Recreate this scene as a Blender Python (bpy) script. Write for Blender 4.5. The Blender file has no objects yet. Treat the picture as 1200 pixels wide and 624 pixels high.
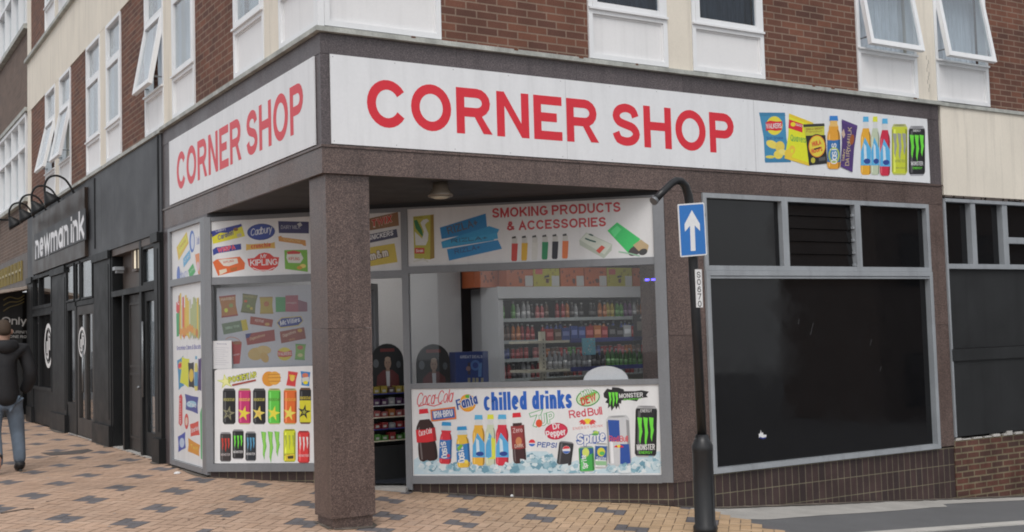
import bpy, bmesh, math, random
from mathutils import Vector, Matrix
random.seed(7)
S=bpy.context.scene; COL=S.collection
R=math.radians
# ------------------------------------------------------------------ camera
FPX=1348.703; YAW,PIT,ROL=R(58.72798),R(3.37593),R(-1.58594)
CAM=Vector((-3.743,-9.273,1.6))
_f=Vector((math.cos(YAW)*math.cos(PIT),math.sin(YAW)*math.cos(PIT),math.sin(PIT)))
_r0=Vector((math.sin(YAW),-math.cos(YAW),0)); _u0=_r0.cross(_f)
_r=math.cos(ROL)*_r0+math.sin(ROL)*_u0; _u=-math.sin(ROL)*_r0+math.cos(ROL)*_u0
cd=bpy.data.cameras.new('camera'); cam=bpy.data.objects.new('camera',cd); COL.objects.link(cam)
cd.sensor_width=36; cd.lens=FPX/1200*36; cd.clip_start=.05; cd.clip_end=500
M=Matrix((( _r.x,_u.x,-_f.x,CAM.x),(_r.y,_u.y,-_f.y,CAM.y),(_r.z,_u.z,-_f.z,CAM.z),(0,0,0,1)))
cam.matrix_world=M; S.camera=cam
def ray(x,y): return (_f*FPX+_r*(x-600)-_u*(y-312)).normalized()
# ------------------------------------------------------------------ ground heights (the street falls to the right)
HXT=[(-70,0.02),(0,-.03),(.87,-.065),(1.7,-.125),(3.65,-.185),(4.28,-.262),(8.1,-.54),(12,-.8),(70,-2.0)]
CYT=[(-70,-.5),(-6,-.2),(0,0),(3.3,.14),(70,.12)]
def pw(t,T):
    if t<=T[0][0]: return T[0][1]
    for (a,va),(b,vb) in zip(T,T[1:]):
        if t<=b: return va+(vb-va)*(t-a)/(b-a)
    return T[-1][1]
def g(x,y): return pw(x,HXT)+pw(y,CYT)
def gp(px,py):
    d=ray(px,py); t=5
    for i in range(60):
        P=CAM+d*t; t+= (P.z-g(P.x,P.y))/max(-d.z,.02)*.7
    return CAM+d*t
# ------------------------------------------------------------------ frames: a flat facade with u along, z up, d outwards
class Frame:
    def __init__(s,o,u,n): s.o=Vector(o); s.u=Vector(u).normalized(); s.n=Vector(n).normalized()
    def P(s,u,v,d=0): return s.o+s.u*u+Vector((0,0,v))+s.n*d
    def px(s,x,y,d=0):
        r=ray(x,y); o=s.o+s.n*d; t=(o-CAM).dot(s.n)/r.dot(s.n); p=CAM+r*t-o
        return p.dot(s.u),p.z
FR=Frame((0,0,0),(1,0,0),(0,-1,0))
FL=Frame((0,0,0),(0,1,0),(-1,0,0))
A0=Vector((0,3.41,0)); B0=Vector((3.735,0,0)); du=(B0-A0).normalized()
FD=Frame(A0,du,(du.y,-du.x,0)); LD=(B0-A0).length
XY=Frame((0,0,0),(1,0,0),(0,-1,0))
# ------------------------------------------------------------------ materials
MATS={}
def nt(name):
    m=bpy.data.materials.new(name); m.use_nodes=True; t=m.node_tree; b=t.nodes['Principled BSDF']; MATS[name]=m
    return m,t,b
def N(t,k,**kw):
    n=t.nodes.new(k)
    for a,v in kw.items():
        if a=='inp':
            for i,x in v.items(): n.inputs[i].default_value=x
        else: setattr(n,a,v)
    return n
def rgba(c): return (c[0],c[1],c[2],1)
def addstreak(t,src,amt):
    L=t.links; tc=N(t,'ShaderNodeTexCoord'); mp=N(t,'ShaderNodeMapping'); mp.inputs['Scale'].default_value=(9,9,.55); L.new(tc.outputs['Object'],mp.inputs[0])
    n=N(t,'ShaderNodeTexNoise',inp={'Scale':1,'Detail':5,'Roughness':.6}); L.new(mp.outputs[0],n.inputs['Vector'])
    r=N(t,'ShaderNodeMapRange',inp={1:.52,2:.78,3:1,4:1-amt}); L.new(n.outputs[0],r.inputs[0])
    m=N(t,'ShaderNodeVectorMath',operation='SCALE'); L.new(src,m.inputs[0]); L.new(r.outputs[0],m.inputs['Scale']); return m.outputs[0]
def mat(name,c,rough=.6,var=.12,vs=3.0,fine=.06,fs=60,bump=0,bs=80,metal=0,spec=.5,coat=0,stretch=None,uv=False,streak=0):
    m,t,b=nt(name); L=t.links
    tc=N(t,'ShaderNodeTexCoord'); mp=N(t,'ShaderNodeMapping'); L.new(tc.outputs['UV' if uv else 'Object'],mp.inputs[0])
    if stretch: mp.inputs['Scale'].default_value=stretch
    n1=N(t,'ShaderNodeTexNoise',inp={'Scale':vs,'Detail':6,'Roughness':.6}); n2=N(t,'ShaderNodeTexNoise',inp={'Scale':fs,'Detail':3})
    L.new(mp.outputs[0],n1.inputs['Vector']); L.new(mp.outputs[0],n2.inputs['Vector'])
    r1=N(t,'ShaderNodeMapRange',inp={1:.25,2:.75,3:1-var,4:1+var}); L.new(n1.outputs[0],r1.inputs[0])
    r2=N(t,'ShaderNodeMapRange',inp={1:.25,2:.75,3:1-fine,4:1+fine}); L.new(n2.outputs[0],r2.inputs[0])
    mu=N(t,'ShaderNodeMath',operation='MULTIPLY'); L.new(r1.outputs[0],mu.inputs[0]); L.new(r2.outputs[0],mu.inputs[1])
    vm=N(t,'ShaderNodeVectorMath',operation='SCALE'); vm.inputs[0].default_value=c[:3]; L.new(mu.outputs[0],vm.inputs['Scale'])
    L.new(addstreak(t,vm.outputs[0],streak) if streak else vm.outputs[0],b.inputs['Base Color'])
    rr=N(t,'ShaderNodeMapRange',inp={1:.3,2:.7,3:max(0,rough-.08),4:min(1,rough+.08)}); L.new(n1.outputs[0],rr.inputs[0]); L.new(rr.outputs[0],b.inputs['Roughness'])
    b.inputs['Metallic'].default_value=metal; b.inputs['Specular IOR Level'].default_value=spec; b.inputs['Coat Weight'].default_value=coat
    if bump:
        n3=N(t,'ShaderNodeTexNoise',inp={'Scale':bs,'Detail':4}); L.new(mp.outputs[0],n3.inputs['Vector'])
        bp=N(t,'ShaderNodeBump',inp={'Strength':bump,'Distance':.01}); L.new(n3.outputs[0],bp.inputs['Height']); L.new(bp.outputs[0],b.inputs['Normal'])
    return m
def brickmat(name,c1,c2,mortar,bw,bh,ms,off=.5,vo=0,rough=.8,bump=.5,dirt=.25,spec=.3):
    m,t,b=nt(name); L=t.links
    tc=N(t,'ShaderNodeTexCoord'); mp=N(t,'ShaderNodeMapping'); L.new(tc.outputs['UV'],mp.inputs[0]); mp.inputs['Location'].default_value=(0,vo,0)
    br=N(t,'ShaderNodeTexBrick',offset=off,inp={'Color1':rgba(c1),'Color2':rgba(c2),'Mortar':rgba(mortar),'Scale':1,'Mortar Size':ms,'Mortar Smooth':.15,'Bias':0,'Brick Width':bw,'Row Height':bh})
    L.new(mp.outputs[0],br.inputs['Vector'])
    n1=N(t,'ShaderNodeTexNoise',inp={'Scale':2.2,'Detail':7,'Roughness':.65}); L.new(tc.outputs['Object'],n1.inputs['Vector'])
    n2=N(t,'ShaderNodeTexNoise',inp={'Scale':90,'Detail':3}); L.new(tc.outputs['Object'],n2.inputs['Vector'])
    r1=N(t,'ShaderNodeMapRange',inp={1:.3,2:.7,3:1-dirt,4:1+dirt}); L.new(n1.outputs[0],r1.inputs[0])
    r2=N(t,'ShaderNodeMapRange',inp={1:.3,2:.7,3:.82,4:1.18}); L.new(n2.outputs[0],r2.inputs[0])
    mu=N(t,'ShaderNodeMath',operation='MULTIPLY'); L.new(r1.outputs[0],mu.inputs[0]); L.new(r2.outputs[0],mu.inputs[1])
    vm=N(t,'ShaderNodeVectorMath',operation='SCALE'); L.new(br.outputs['Color'],vm.inputs[0]); L.new(mu.outputs[0],vm.inputs['Scale'])
    L.new(vm.outputs[0],b.inputs['Base Color']); b.inputs['Roughness'].default_value=rough; b.inputs['Specular IOR Level'].default_value=spec
    bp=N(t,'ShaderNodeBump',invert=True,inp={'Strength':bump,'Distance':.008}); L.new(br.outputs['Fac'],bp.inputs['Height']); L.new(bp.outputs[0],b.inputs['Normal'])
    return m
def granite(name,c1,c2,c3,scale=110,rough=.32,var=.18):
    m,t,b=nt(name); L=t.links; tc=N(t,'ShaderNodeTexCoord')
    v=N(t,'ShaderNodeTexVoronoi',inp={'Scale':scale}); L.new(tc.outputs['Object'],v.inputs['Vector'])
    n=N(t,'ShaderNodeTexNoise',inp={'Scale':scale*.45,'Detail':5}); L.new(tc.outputs['Object'],n.inputs['Vector'])
    sx=N(t,'ShaderNodeSeparateXYZ'); L.new(v.outputs['Color'],sx.inputs[0])
    cr=N(t,'ShaderNodeValToRGB'); e=cr.color_ramp.elements; e[0].position=.1; e[0].color=rgba(c2); e[1].position=.95; e[1].color=rgba(c3)
    k=e.new(.5); k.color=rgba(c1); L.new(sx.outputs[0],cr.inputs[0])
    r2=N(t,'ShaderNodeMapRange',inp={1:.3,2:.7,3:.7,4:1.3}); L.new(n.outputs[0],r2.inputs[0])
    n1=N(t,'ShaderNodeTexNoise',inp={'Scale':1.6,'Detail':5,'Roughness':.7}); L.new(tc.outputs['Object'],n1.inputs['Vector'])
    r1=N(t,'ShaderNodeMapRange',inp={1:.3,2:.7,3:1-var,4:1+var}); L.new(n1.outputs[0],r1.inputs[0])
    mu=N(t,'ShaderNodeMath',operation='MULTIPLY'); L.new(r1.outputs[0],mu.inputs[0]); L.new(r2.outputs[0],mu.inputs[1])
    ge=N(t,'ShaderNodeNewGeometry'); ri=N(t,'ShaderNodeMapRange',inp={1:0,2:1,3:.88,4:1.12}); L.new(ge.outputs['Random Per Island'],ri.inputs[0]); m3=N(t,'ShaderNodeMath',operation='MULTIPLY'); L.new(mu.outputs[0],m3.inputs[0]); L.new(ri.outputs[0],m3.inputs[1])
    vm=N(t,'ShaderNodeVectorMath',operation='SCALE'); L.new(cr.outputs[0],vm.inputs[0]); L.new(m3.outputs[0],vm.inputs['Scale'])
    L.new(addstreak(t,vm.outputs[0],.35),b.inputs['Base Color'])
    rr=N(t,'ShaderNodeMapRange',inp={1:.3,2:.7,3:rough-.06,4:rough+.14}); L.new(n1.outputs[0],rr.inputs[0]); L.new(rr.outputs[0],b.inputs['Roughness'])
    return m
def glass(name,tint=(.85,.9,.9),f0=.04,gain=.96):
    m,t,b=nt(name); L=t.links; t.nodes.remove(b); o=t.nodes['Material Output']
    tr=N(t,'ShaderNodeBsdfTransparent'); tr.inputs[0].default_value=rgba(tint)
    gl=N(t,'ShaderNodeBsdfGlossy'); gl.inputs['Roughness'].default_value=.02; gl.inputs['Color'].default_value=(1,1,1,1)
    lw=N(t,'ShaderNodeLayerWeight',inp={'Blend':.5}); pw_=N(t,'ShaderNodeMath',operation='POWER',inp={1:5.0}); L.new(lw.outputs['Facing'],pw_.inputs[0])
    ma=N(t,'ShaderNodeMath',operation='MULTIPLY_ADD',inp={1:gain,2:f0}); L.new(pw_.outputs[0],ma.inputs[0])
    mx=N(t,'ShaderNodeMixShader'); L.new(ma.outputs[0],mx.inputs[0]); L.new(tr.outputs[0],mx.inputs[1]); L.new(gl.outputs[0],mx.inputs[2]); L.new(mx.outputs[0],o.inputs[0])
    return m
def attrmat(name,rough=.4,fine=.04,spec=.4,var=.04,fs=40,stretch=None):
    m,t,b=nt(name); L=t.links
    a=N(t,'ShaderNodeAttribute',attribute_name='Col'); tc=N(t,'ShaderNodeTexCoord')
    n2=N(t,'ShaderNodeTexNoise',inp={'Scale':fs,'Detail':3}); L.new(tc.outputs['Object'],n2.inputs['Vector'])
    n1=N(t,'ShaderNodeTexNoise',inp={'Scale':1.3,'Detail':6,'Roughness':.65}); mp=N(t,'ShaderNodeMapping'); mp.inputs['Scale'].default_value=stretch or (1,1,1); L.new(tc.outputs['Object'],mp.inputs[0]); L.new(mp.outputs[0],n1.inputs['Vector'])
    r2=N(t,'ShaderNodeMapRange',inp={1:.25,2:.75,3:1-fine,4:1+fine}); L.new(n2.outputs[0],r2.inputs[0])
    r1=N(t,'ShaderNodeMapRange',inp={1:.3,2:.7,3:1-var,4:1+var}); L.new(n1.outputs[0],r1.inputs[0])
    mu=N(t,'ShaderNodeMath',operation='MULTIPLY'); L.new(r1.outputs[0],mu.inputs[0]); L.new(r2.outputs[0],mu.inputs[1])
    fd=N(t,'ShaderNodeVectorMath',operation='MULTIPLY_ADD'); fd.inputs[1].default_value=(.94,.94,.94); fd.inputs[2].default_value=(.012,.012,.013); L.new(a.outputs['Color'],fd.inputs[0])
    vm=N(t,'ShaderNodeVectorMath',operation='SCALE'); L.new(fd.outputs[0],vm.inputs[0]); L.new(mu.outputs[0],vm.inputs['Scale'])
    L.new(addstreak(t,vm.outputs[0],.10) if stretch else vm.outputs[0],b.inputs['Base Color']); b.inputs['Roughness'].default_value=rough; b.inputs['Specular IOR Level'].default_value=spec
    return m
def emit(name,c,s):
    m,t,b=nt(name); b.inputs['Base Color'].default_value=rgba(c); b.inputs['Emission Color'].default_value=rgba(c); b.inputs['Emission Strength'].default_value=s; return m
brickmat('red_brick',(.185,.078,.050),(.105,.050,.038),(.235,.165,.125),.225,.075,.0075,dirt=.22)
brickmat('low_brick',(.115,.047,.034),(.065,.036,.030),(.17,.14,.09),.225,.075,.010,dirt=.5)
brickmat('brown_brick',(.17,.115,.09),(.12,.085,.07),(.22,.18,.15),.225,.075,.008,dirt=.15)
brickmat('glazed_tile',(.058,.036,.034),(.040,.027,.027),(.20,.18,.12),.1,.2,.0035,off=0,vo=.125,rough=.3,bump=.35,dirt=.35,spec=.5)
granite('red_granite',(.104,.071,.062),(.058,.040,.036),(.175,.125,.108),scale=150)
granite('dark_granite',(.088,.073,.075),(.062,.052,.055),(.14,.115,.12),scale=170,rough=.38,var=.1)
mat('cream_render',(.76,.70,.60),streak=0.22,rough=.85,var=.08,vs=1.6,fine=.03,bump=.15,stretch=(1,1,.6))
mat('white_pvc',(.80,.81,.82),streak=0.06,rough=.35,var=.05,vs=1.5,fine=.02)
mat('pvc_panel',(.79,.785,.785),streak=0.1,rough=.45,var=.05,vs=1.5,fine=.02)
mat('coping_metal',(.40,.41,.38),streak=0.35,rough=.6,var=.38,vs=4,fine=.15)
mat('grey_aluminium',(.20,.208,.222),streak=0.15,rough=.42,var=.08,vs=2,metal=.0,spec=.6)
mat('pale_aluminium',(.31,.33,.35),streak=0.25,rough=.4,var=.12,vs=3,spec=.6)
mat('soffit_paint',(.035,.036,.040),rough=.7)
mat('black_paint',(.011,.012,.013),rough=.5,var=.25,vs=2.5,spec=.3)
mat('charcoal_panel',(.040,.042,.047),streak=0.35,rough=.5,var=.12,vs=1.5)
mat('black_board',(.014,.015,.016),streak=0.4,rough=.55,var=.3,vs=1.8)
mat('door_brown',(.028,.024,.022),rough=.5,var=.2)
mat('black_glass',(.007,.007,.0078),rough=.04,var=.1,fine=0,spec=.5)
mat('glossy_brown',(.036,.026,.021),rough=.35,var=.5,vs=2,spec=.15)
mat('asphalt',(.135,.136,.14),rough=.9,var=.18,vs=1.5,fine=.35,fs=220,bump=.5,bs=250)
mat('old_tarmac',(.10,.085,.078),rough=.9,var=.2,vs=4,fine=.3,fs=200,bump=.4,bs=220)
mat('concrete',(.40,.385,.36),rough=.9,var=.18,vs=2.5,fine=.15,fs=120,bump=.3)
mat('kerb_stone',(.48,.46,.43),rough=.85,var=.12,vs=3,fine=.12,fs=120,bump=.2)
mat('joint_sand',(.20,.15,.11),rough=.95,var=.2,fine=.3,fs=150)
mat('pole_paint',(.012,.0125,.014),rough=.35,var=.15)
mat('steel_grey',(.20,.21,.22),rough=.4,var=.1,metal=.6)
mat('inner_wall_paint',(.42,.41,.42),rough=.8,var=.04)
mat('inner_dark',(.10,.10,.105),rough=.8)
mat('floor_vinyl',(.11,.11,.12),rough=.4,var=.2)
mat('fridge_white',(.52,.53,.56),rough=.4,var=.04)
mat('shelf_metal',(.40,.44,.45),rough=.4,var=.05)
mat('cream_metal',(.55,.52,.42),rough=.45,var=.05)
mat('blue_strip',(.03,.04,.20),rough=.4)
mat('ceiling_paint',(.55,.55,.53),rough=.9)
mat('curtain_cloth',(.62,.64,.68),rough=.9,var=.25,vs=6,stretch=(9,9,.6))
mat('dark_curtain',(.12,.13,.15),rough=.9,var=.6,vs=5,stretch=(9,9,.6))
mat('lampshade_metal',(.15,.12,.09),rough=.4,var=.2)
mat('tile_roof',(.10,.09,.09),rough=.9)
mat('awning_cloth',(.42,.36,.31),rough=.9,var=.1)
mat('gold_paint',(.32,.25,.08),rough=.4,metal=.5)
mat('old_shutter',(.09,.07,.06),rough=.5,var=.3)
mat('jacket_cloth',(.008,.0085,.011),rough=.75,var=.3,vs=14,bump=.4,bs=25)
mat('denim',(.115,.15,.195),rough=.9,var=.3,vs=6,fine=.12,fs=300,bump=.2,bs=200)
mat('rust',(.13,.05,.025),rough=.9,var=.3)
mat('skin',(.42,.25,.18),rough=.55)
mat('hair',(.05,.032,.02),rough=.8,var=.3,vs=60)
mat('shoe_black',(.012,.012,.014),rough=.55)
mat('shoe_sole',(.03,.03,.03),rough=.8)
mat('paper_white',(.74,.74,.74),rough=.7,var=.03)
mat('mat_blue',(.02,.024,.035),rough=.8)
glass('shop_glass',(.93,.94,.95),.035,.6)
glass('dark_window_glass',(.6,.64,.68),.035,.8); glass('window_glass',(.82,.86,.88),.13,.87)
attrmat('print',.35); attrmat('vinyl_white',.42,.02,.4,.05,40,(2.5,2.5,.6)); attrmat('pavers',.85,.18,.25,.17,180)
emit('blue_led',(.05,.03,1),9); emit('lamp_panel',(1,.98,.93),16.0); emit('lantern_glow',(.9,.8,.6),.35)
# ------------------------------------------------------------------ mesh builder
class MB:
    def __init__(s): s.V=[];s.F=[];s.UV=[];s.C=[];s.MI=[];s.mi=0;s.c=(1,1,1);s.sm=[];s.smooth=False
    def face(s,pts,uvs=None,col=None):
        b=len(s.V); s.V+= [tuple(p) for p in pts]; s.F.append(tuple(range(b,b+len(pts))))
        s.UV.append(uvs or [(0,0)]*len(pts)); s.C.append(col or s.c); s.MI.append(s.mi); s.sm.append(s.smooth)
    def box(s,fr,u0,u1,v0,v1,d0,d1,uo=0):
        P=fr.P
        q=lambda a,b_: s.face([P(*p) for p in a],b_)
        q([(u0,v0,d1),(u1,v0,d1),(u1,v1,d1),(u0,v1,d1)],[(u0,v0),(u1,v0),(u1,v1),(u0,v1)])
        q([(u1,v0,d0),(u0,v0,d0),(u0,v1,d0),(u1,v1,d0)],[(u1,v0),(u0,v0),(u0,v1),(u1,v1)])
        q([(u0,v0,d0),(u0,v0,d1),(u0,v1,d1),(u0,v1,d0)],[(d0+u0,v0),(d1+u0,v0),(d1+u0,v1),(d0+u0,v1)])
        q([(u1,v0,d1),(u1,v0,d0),(u1,v1,d0),(u1,v1,d1)],[(u1-d1,v0),(u1-d0,v0),(u1-d0,v1),(u1-d1,v1)])
        q([(u0,v1,d1),(u1,v1,d1),(u1,v1,d0),(u0,v1,d0)],[(u0,d1),(u1,d1),(u1,d0),(u0,d0)])
        q([(u0,v0,d0),(u1,v0,d0),(u1,v0,d1),(u0,v0,d1)],[(u0,d0),(u1,d0),(u1,d1),(u0,d1)])
    def ring(s,fr,u0,u1,v0,v1,w,d0,d1,wb=None,wt=None):
        wb=w if wb is None else wb; wt=w if wt is None else wt
        s.box(fr,u0,u0+w,v0,v1,d0,d1); s.box(fr,u1-w,u1,v0,v1,d0,d1); s.box(fr,u0+w,u1-w,v0,v0+wb,d0,d1); s.box(fr,u0+w,u1-w,v1-wt,v1,d0,d1)
    def wbox(s,x0,x1,y0,y1,z0,z1): s.box(Frame((0,0,0),(1,0,0),(0,1,0)),x0,x1,z0,z1,y0,y1)
    def prism(s,fr,pts,d0,d1,bevel=0):
        n=len(pts); P=fr.P
        s.face([P(u,v,d1) for u,v in pts],[(u,v) for u,v in pts]); s.face([P(u,v,d0) for u,v in pts][::-1],[(u,v) for u,v in pts][::-1])
        for i in range(n):
            a,b=pts[i],pts[(i+1)%n]; s.face([P(a[0],a[1],d0),P(b[0],b[1],d0),P(b[0],b[1],d1),P(a[0],a[1],d1)],[(a[0],a[1])]*4)
    def tube(s,pts,r,n=12,cap=True):
        pts=[Vector(p) for p in pts]; rs=r if isinstance(r,(list,tuple)) else [r]*len(pts); rings=[]
        up=Vector((0,0,1)); prev=None
        for i,p in enumerate(pts):
            t=(pts[min(i+1,len(pts)-1)]-pts[max(i-1,0)]).normalized()
            if prev is None: a=t.cross(Vector((.3,.8,.5))).normalized()
            else: a=(prev-t*prev.dot(t)).normalized()
            prev=a; b=t.cross(a); b0=len(s.V)
            for k in range(n): s.V.append(tuple(p+(a*math.cos(2*math.pi*k/n)+b*math.sin(2*math.pi*k/n))*rs[i]))
            rings.append(b0)
        def add(f,sm): s.F.append(f);s.UV.append([(0,0)]*len(f));s.C.append(s.c);s.MI.append(s.mi);s.sm.append(sm)
        for a,b in zip(rings,rings[1:]):
            for k in range(n): k2=(k+1)%n; add((a+k,a+k2,b+k2,b+k),True)
        if cap: add(tuple(rings[0]+k for k in range(n))[::-1],False); add(tuple(rings[-1]+k for k in range(n)),False)
    def lathe(s,o,prof,n=14,axis=(0,0,1)):
        ax=Vector(axis).normalized(); o=Vector(o); rings=[]
        a=ax.orthogonal().normalized(); b=ax.cross(a)
        for r,h in prof:
            rings.append(len(s.V))
            for k in range(n): s.V.append(tuple(o+ax*h+(a*math.cos(2*math.pi*k/n)+b*math.sin(2*math.pi*k/n))*max(r,1e-4)))
        def add(f,sm): s.F.append(f);s.UV.append([(0,0)]*len(f));s.C.append(s.c);s.MI.append(s.mi);s.sm.append(sm)
        for p,q in zip(rings,rings[1:]):
            for k in range(n): k2=(k+1)%n; add((p+k,p+k2,q+k2,q+k),True)
        add(tuple(rings[0]+k for k in range(n))[::-1],False); add(tuple(rings[-1]+k for k in range(n)),False)
    def build(s,name,mats,parent=None,recalc=True,bevel=0):
        me=bpy.data.meshes.new(name); me.from_pydata(s.V,[],s.F)
        if isinstance(mats,str): mats=[mats]
        for m in mats: me.materials.append(MATS[m])
        uv=me.uv_layers.new(name='UVMap'); k=0
        fl=[c for u in s.UV for p in u for c in p]; uv.data.foreach_set('uv',fl)
        ca=me.color_attributes.new('Col','FLOAT_COLOR','CORNER')
        cl=[]; 
        for f,c in zip(s.F,s.C): cl+= [c[0],c[1],c[2],1.0]*len(f)
        ca.data.foreach_set('color',cl)
        me.polygons.foreach_set('material_index',s.MI); me.polygons.foreach_set('use_smooth',s.sm)
        if recalc:
            bm=bmesh.new(); bm.from_mesh(me); bmesh.ops.remove_doubles(bm,verts=bm.verts,dist=1e-6) if recalc==2 else None
            bmesh.ops.recalc_face_normals(bm,faces=bm.faces); bm.to_mesh(me); bm.free()
        me.update(); o=bpy.data.objects.new(name,me); COL.objects.link(o)
        if parent:
            o.parent=parent; o.matrix_parent_inverse=parent.matrix_world.inverted()
        if bevel:
            md=o.modifiers.new('bevel','BEVEL'); md.width=bevel; md.segments=2; md.limit_method='ANGLE'
        return o
def tag(o,label=None,cat=None,group=None,kind=None):
    if label: o['label']=label
    if cat: o['category']=cat
    if group: o['group']=group
    if kind: o['kind']=kind
    return o
def thing(name,label,cat,loc=(0,0,0),group=None):
    o=bpy.data.objects.new(name,None); o.empty_display_size=.1; COL.objects.link(o); o.location=loc
    o.matrix_world=Matrix.Translation(loc); return tag(o,label,cat,group)
def one(fn,name,mats,parent=None,**k):
    b=MB(); fn(b); return b.build(name,mats,parent,**k)
# ------------------------------------------------------------------ print artwork: strokes, shapes and lettering lying on a flat board
def arc(cx,cy,rx,ry,a0,a1,n=10): return [(cx+rx*math.cos(R(a0+(a1-a0)*i/n)),cy+ry*math.sin(R(a0+(a1-a0)*i/n))) for i in range(n+1)]
def smooth(P,n=4):
    o=[]
    for i in range(len(P)-1):
        p0=P[max(i-1,0)];p1=P[i];p2=P[i+1];p3=P[min(i+2,len(P)-1)]
        for k in range(n):
            t=k/n; o.append(tuple(.5*((2*p1[j])+(-p0[j]+p2[j])*t+(2*p0[j]-5*p1[j]+4*p2[j]-p3[j])*t*t+(-p0[j]+3*p1[j]-3*p2[j]+p3[j])*t**3) for j in (0,1)))
    return o+[P[-1]]
X=.74
Sc=smooth([(.97,.745),(.84,.93),(.5,1),(.16,.92),(.03,.745),(.17,.58),(.5,.5),(.84,.42),(1,.24),(.84,.065),(.5,0),(.14,.065),(0,.26)],3)
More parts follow.
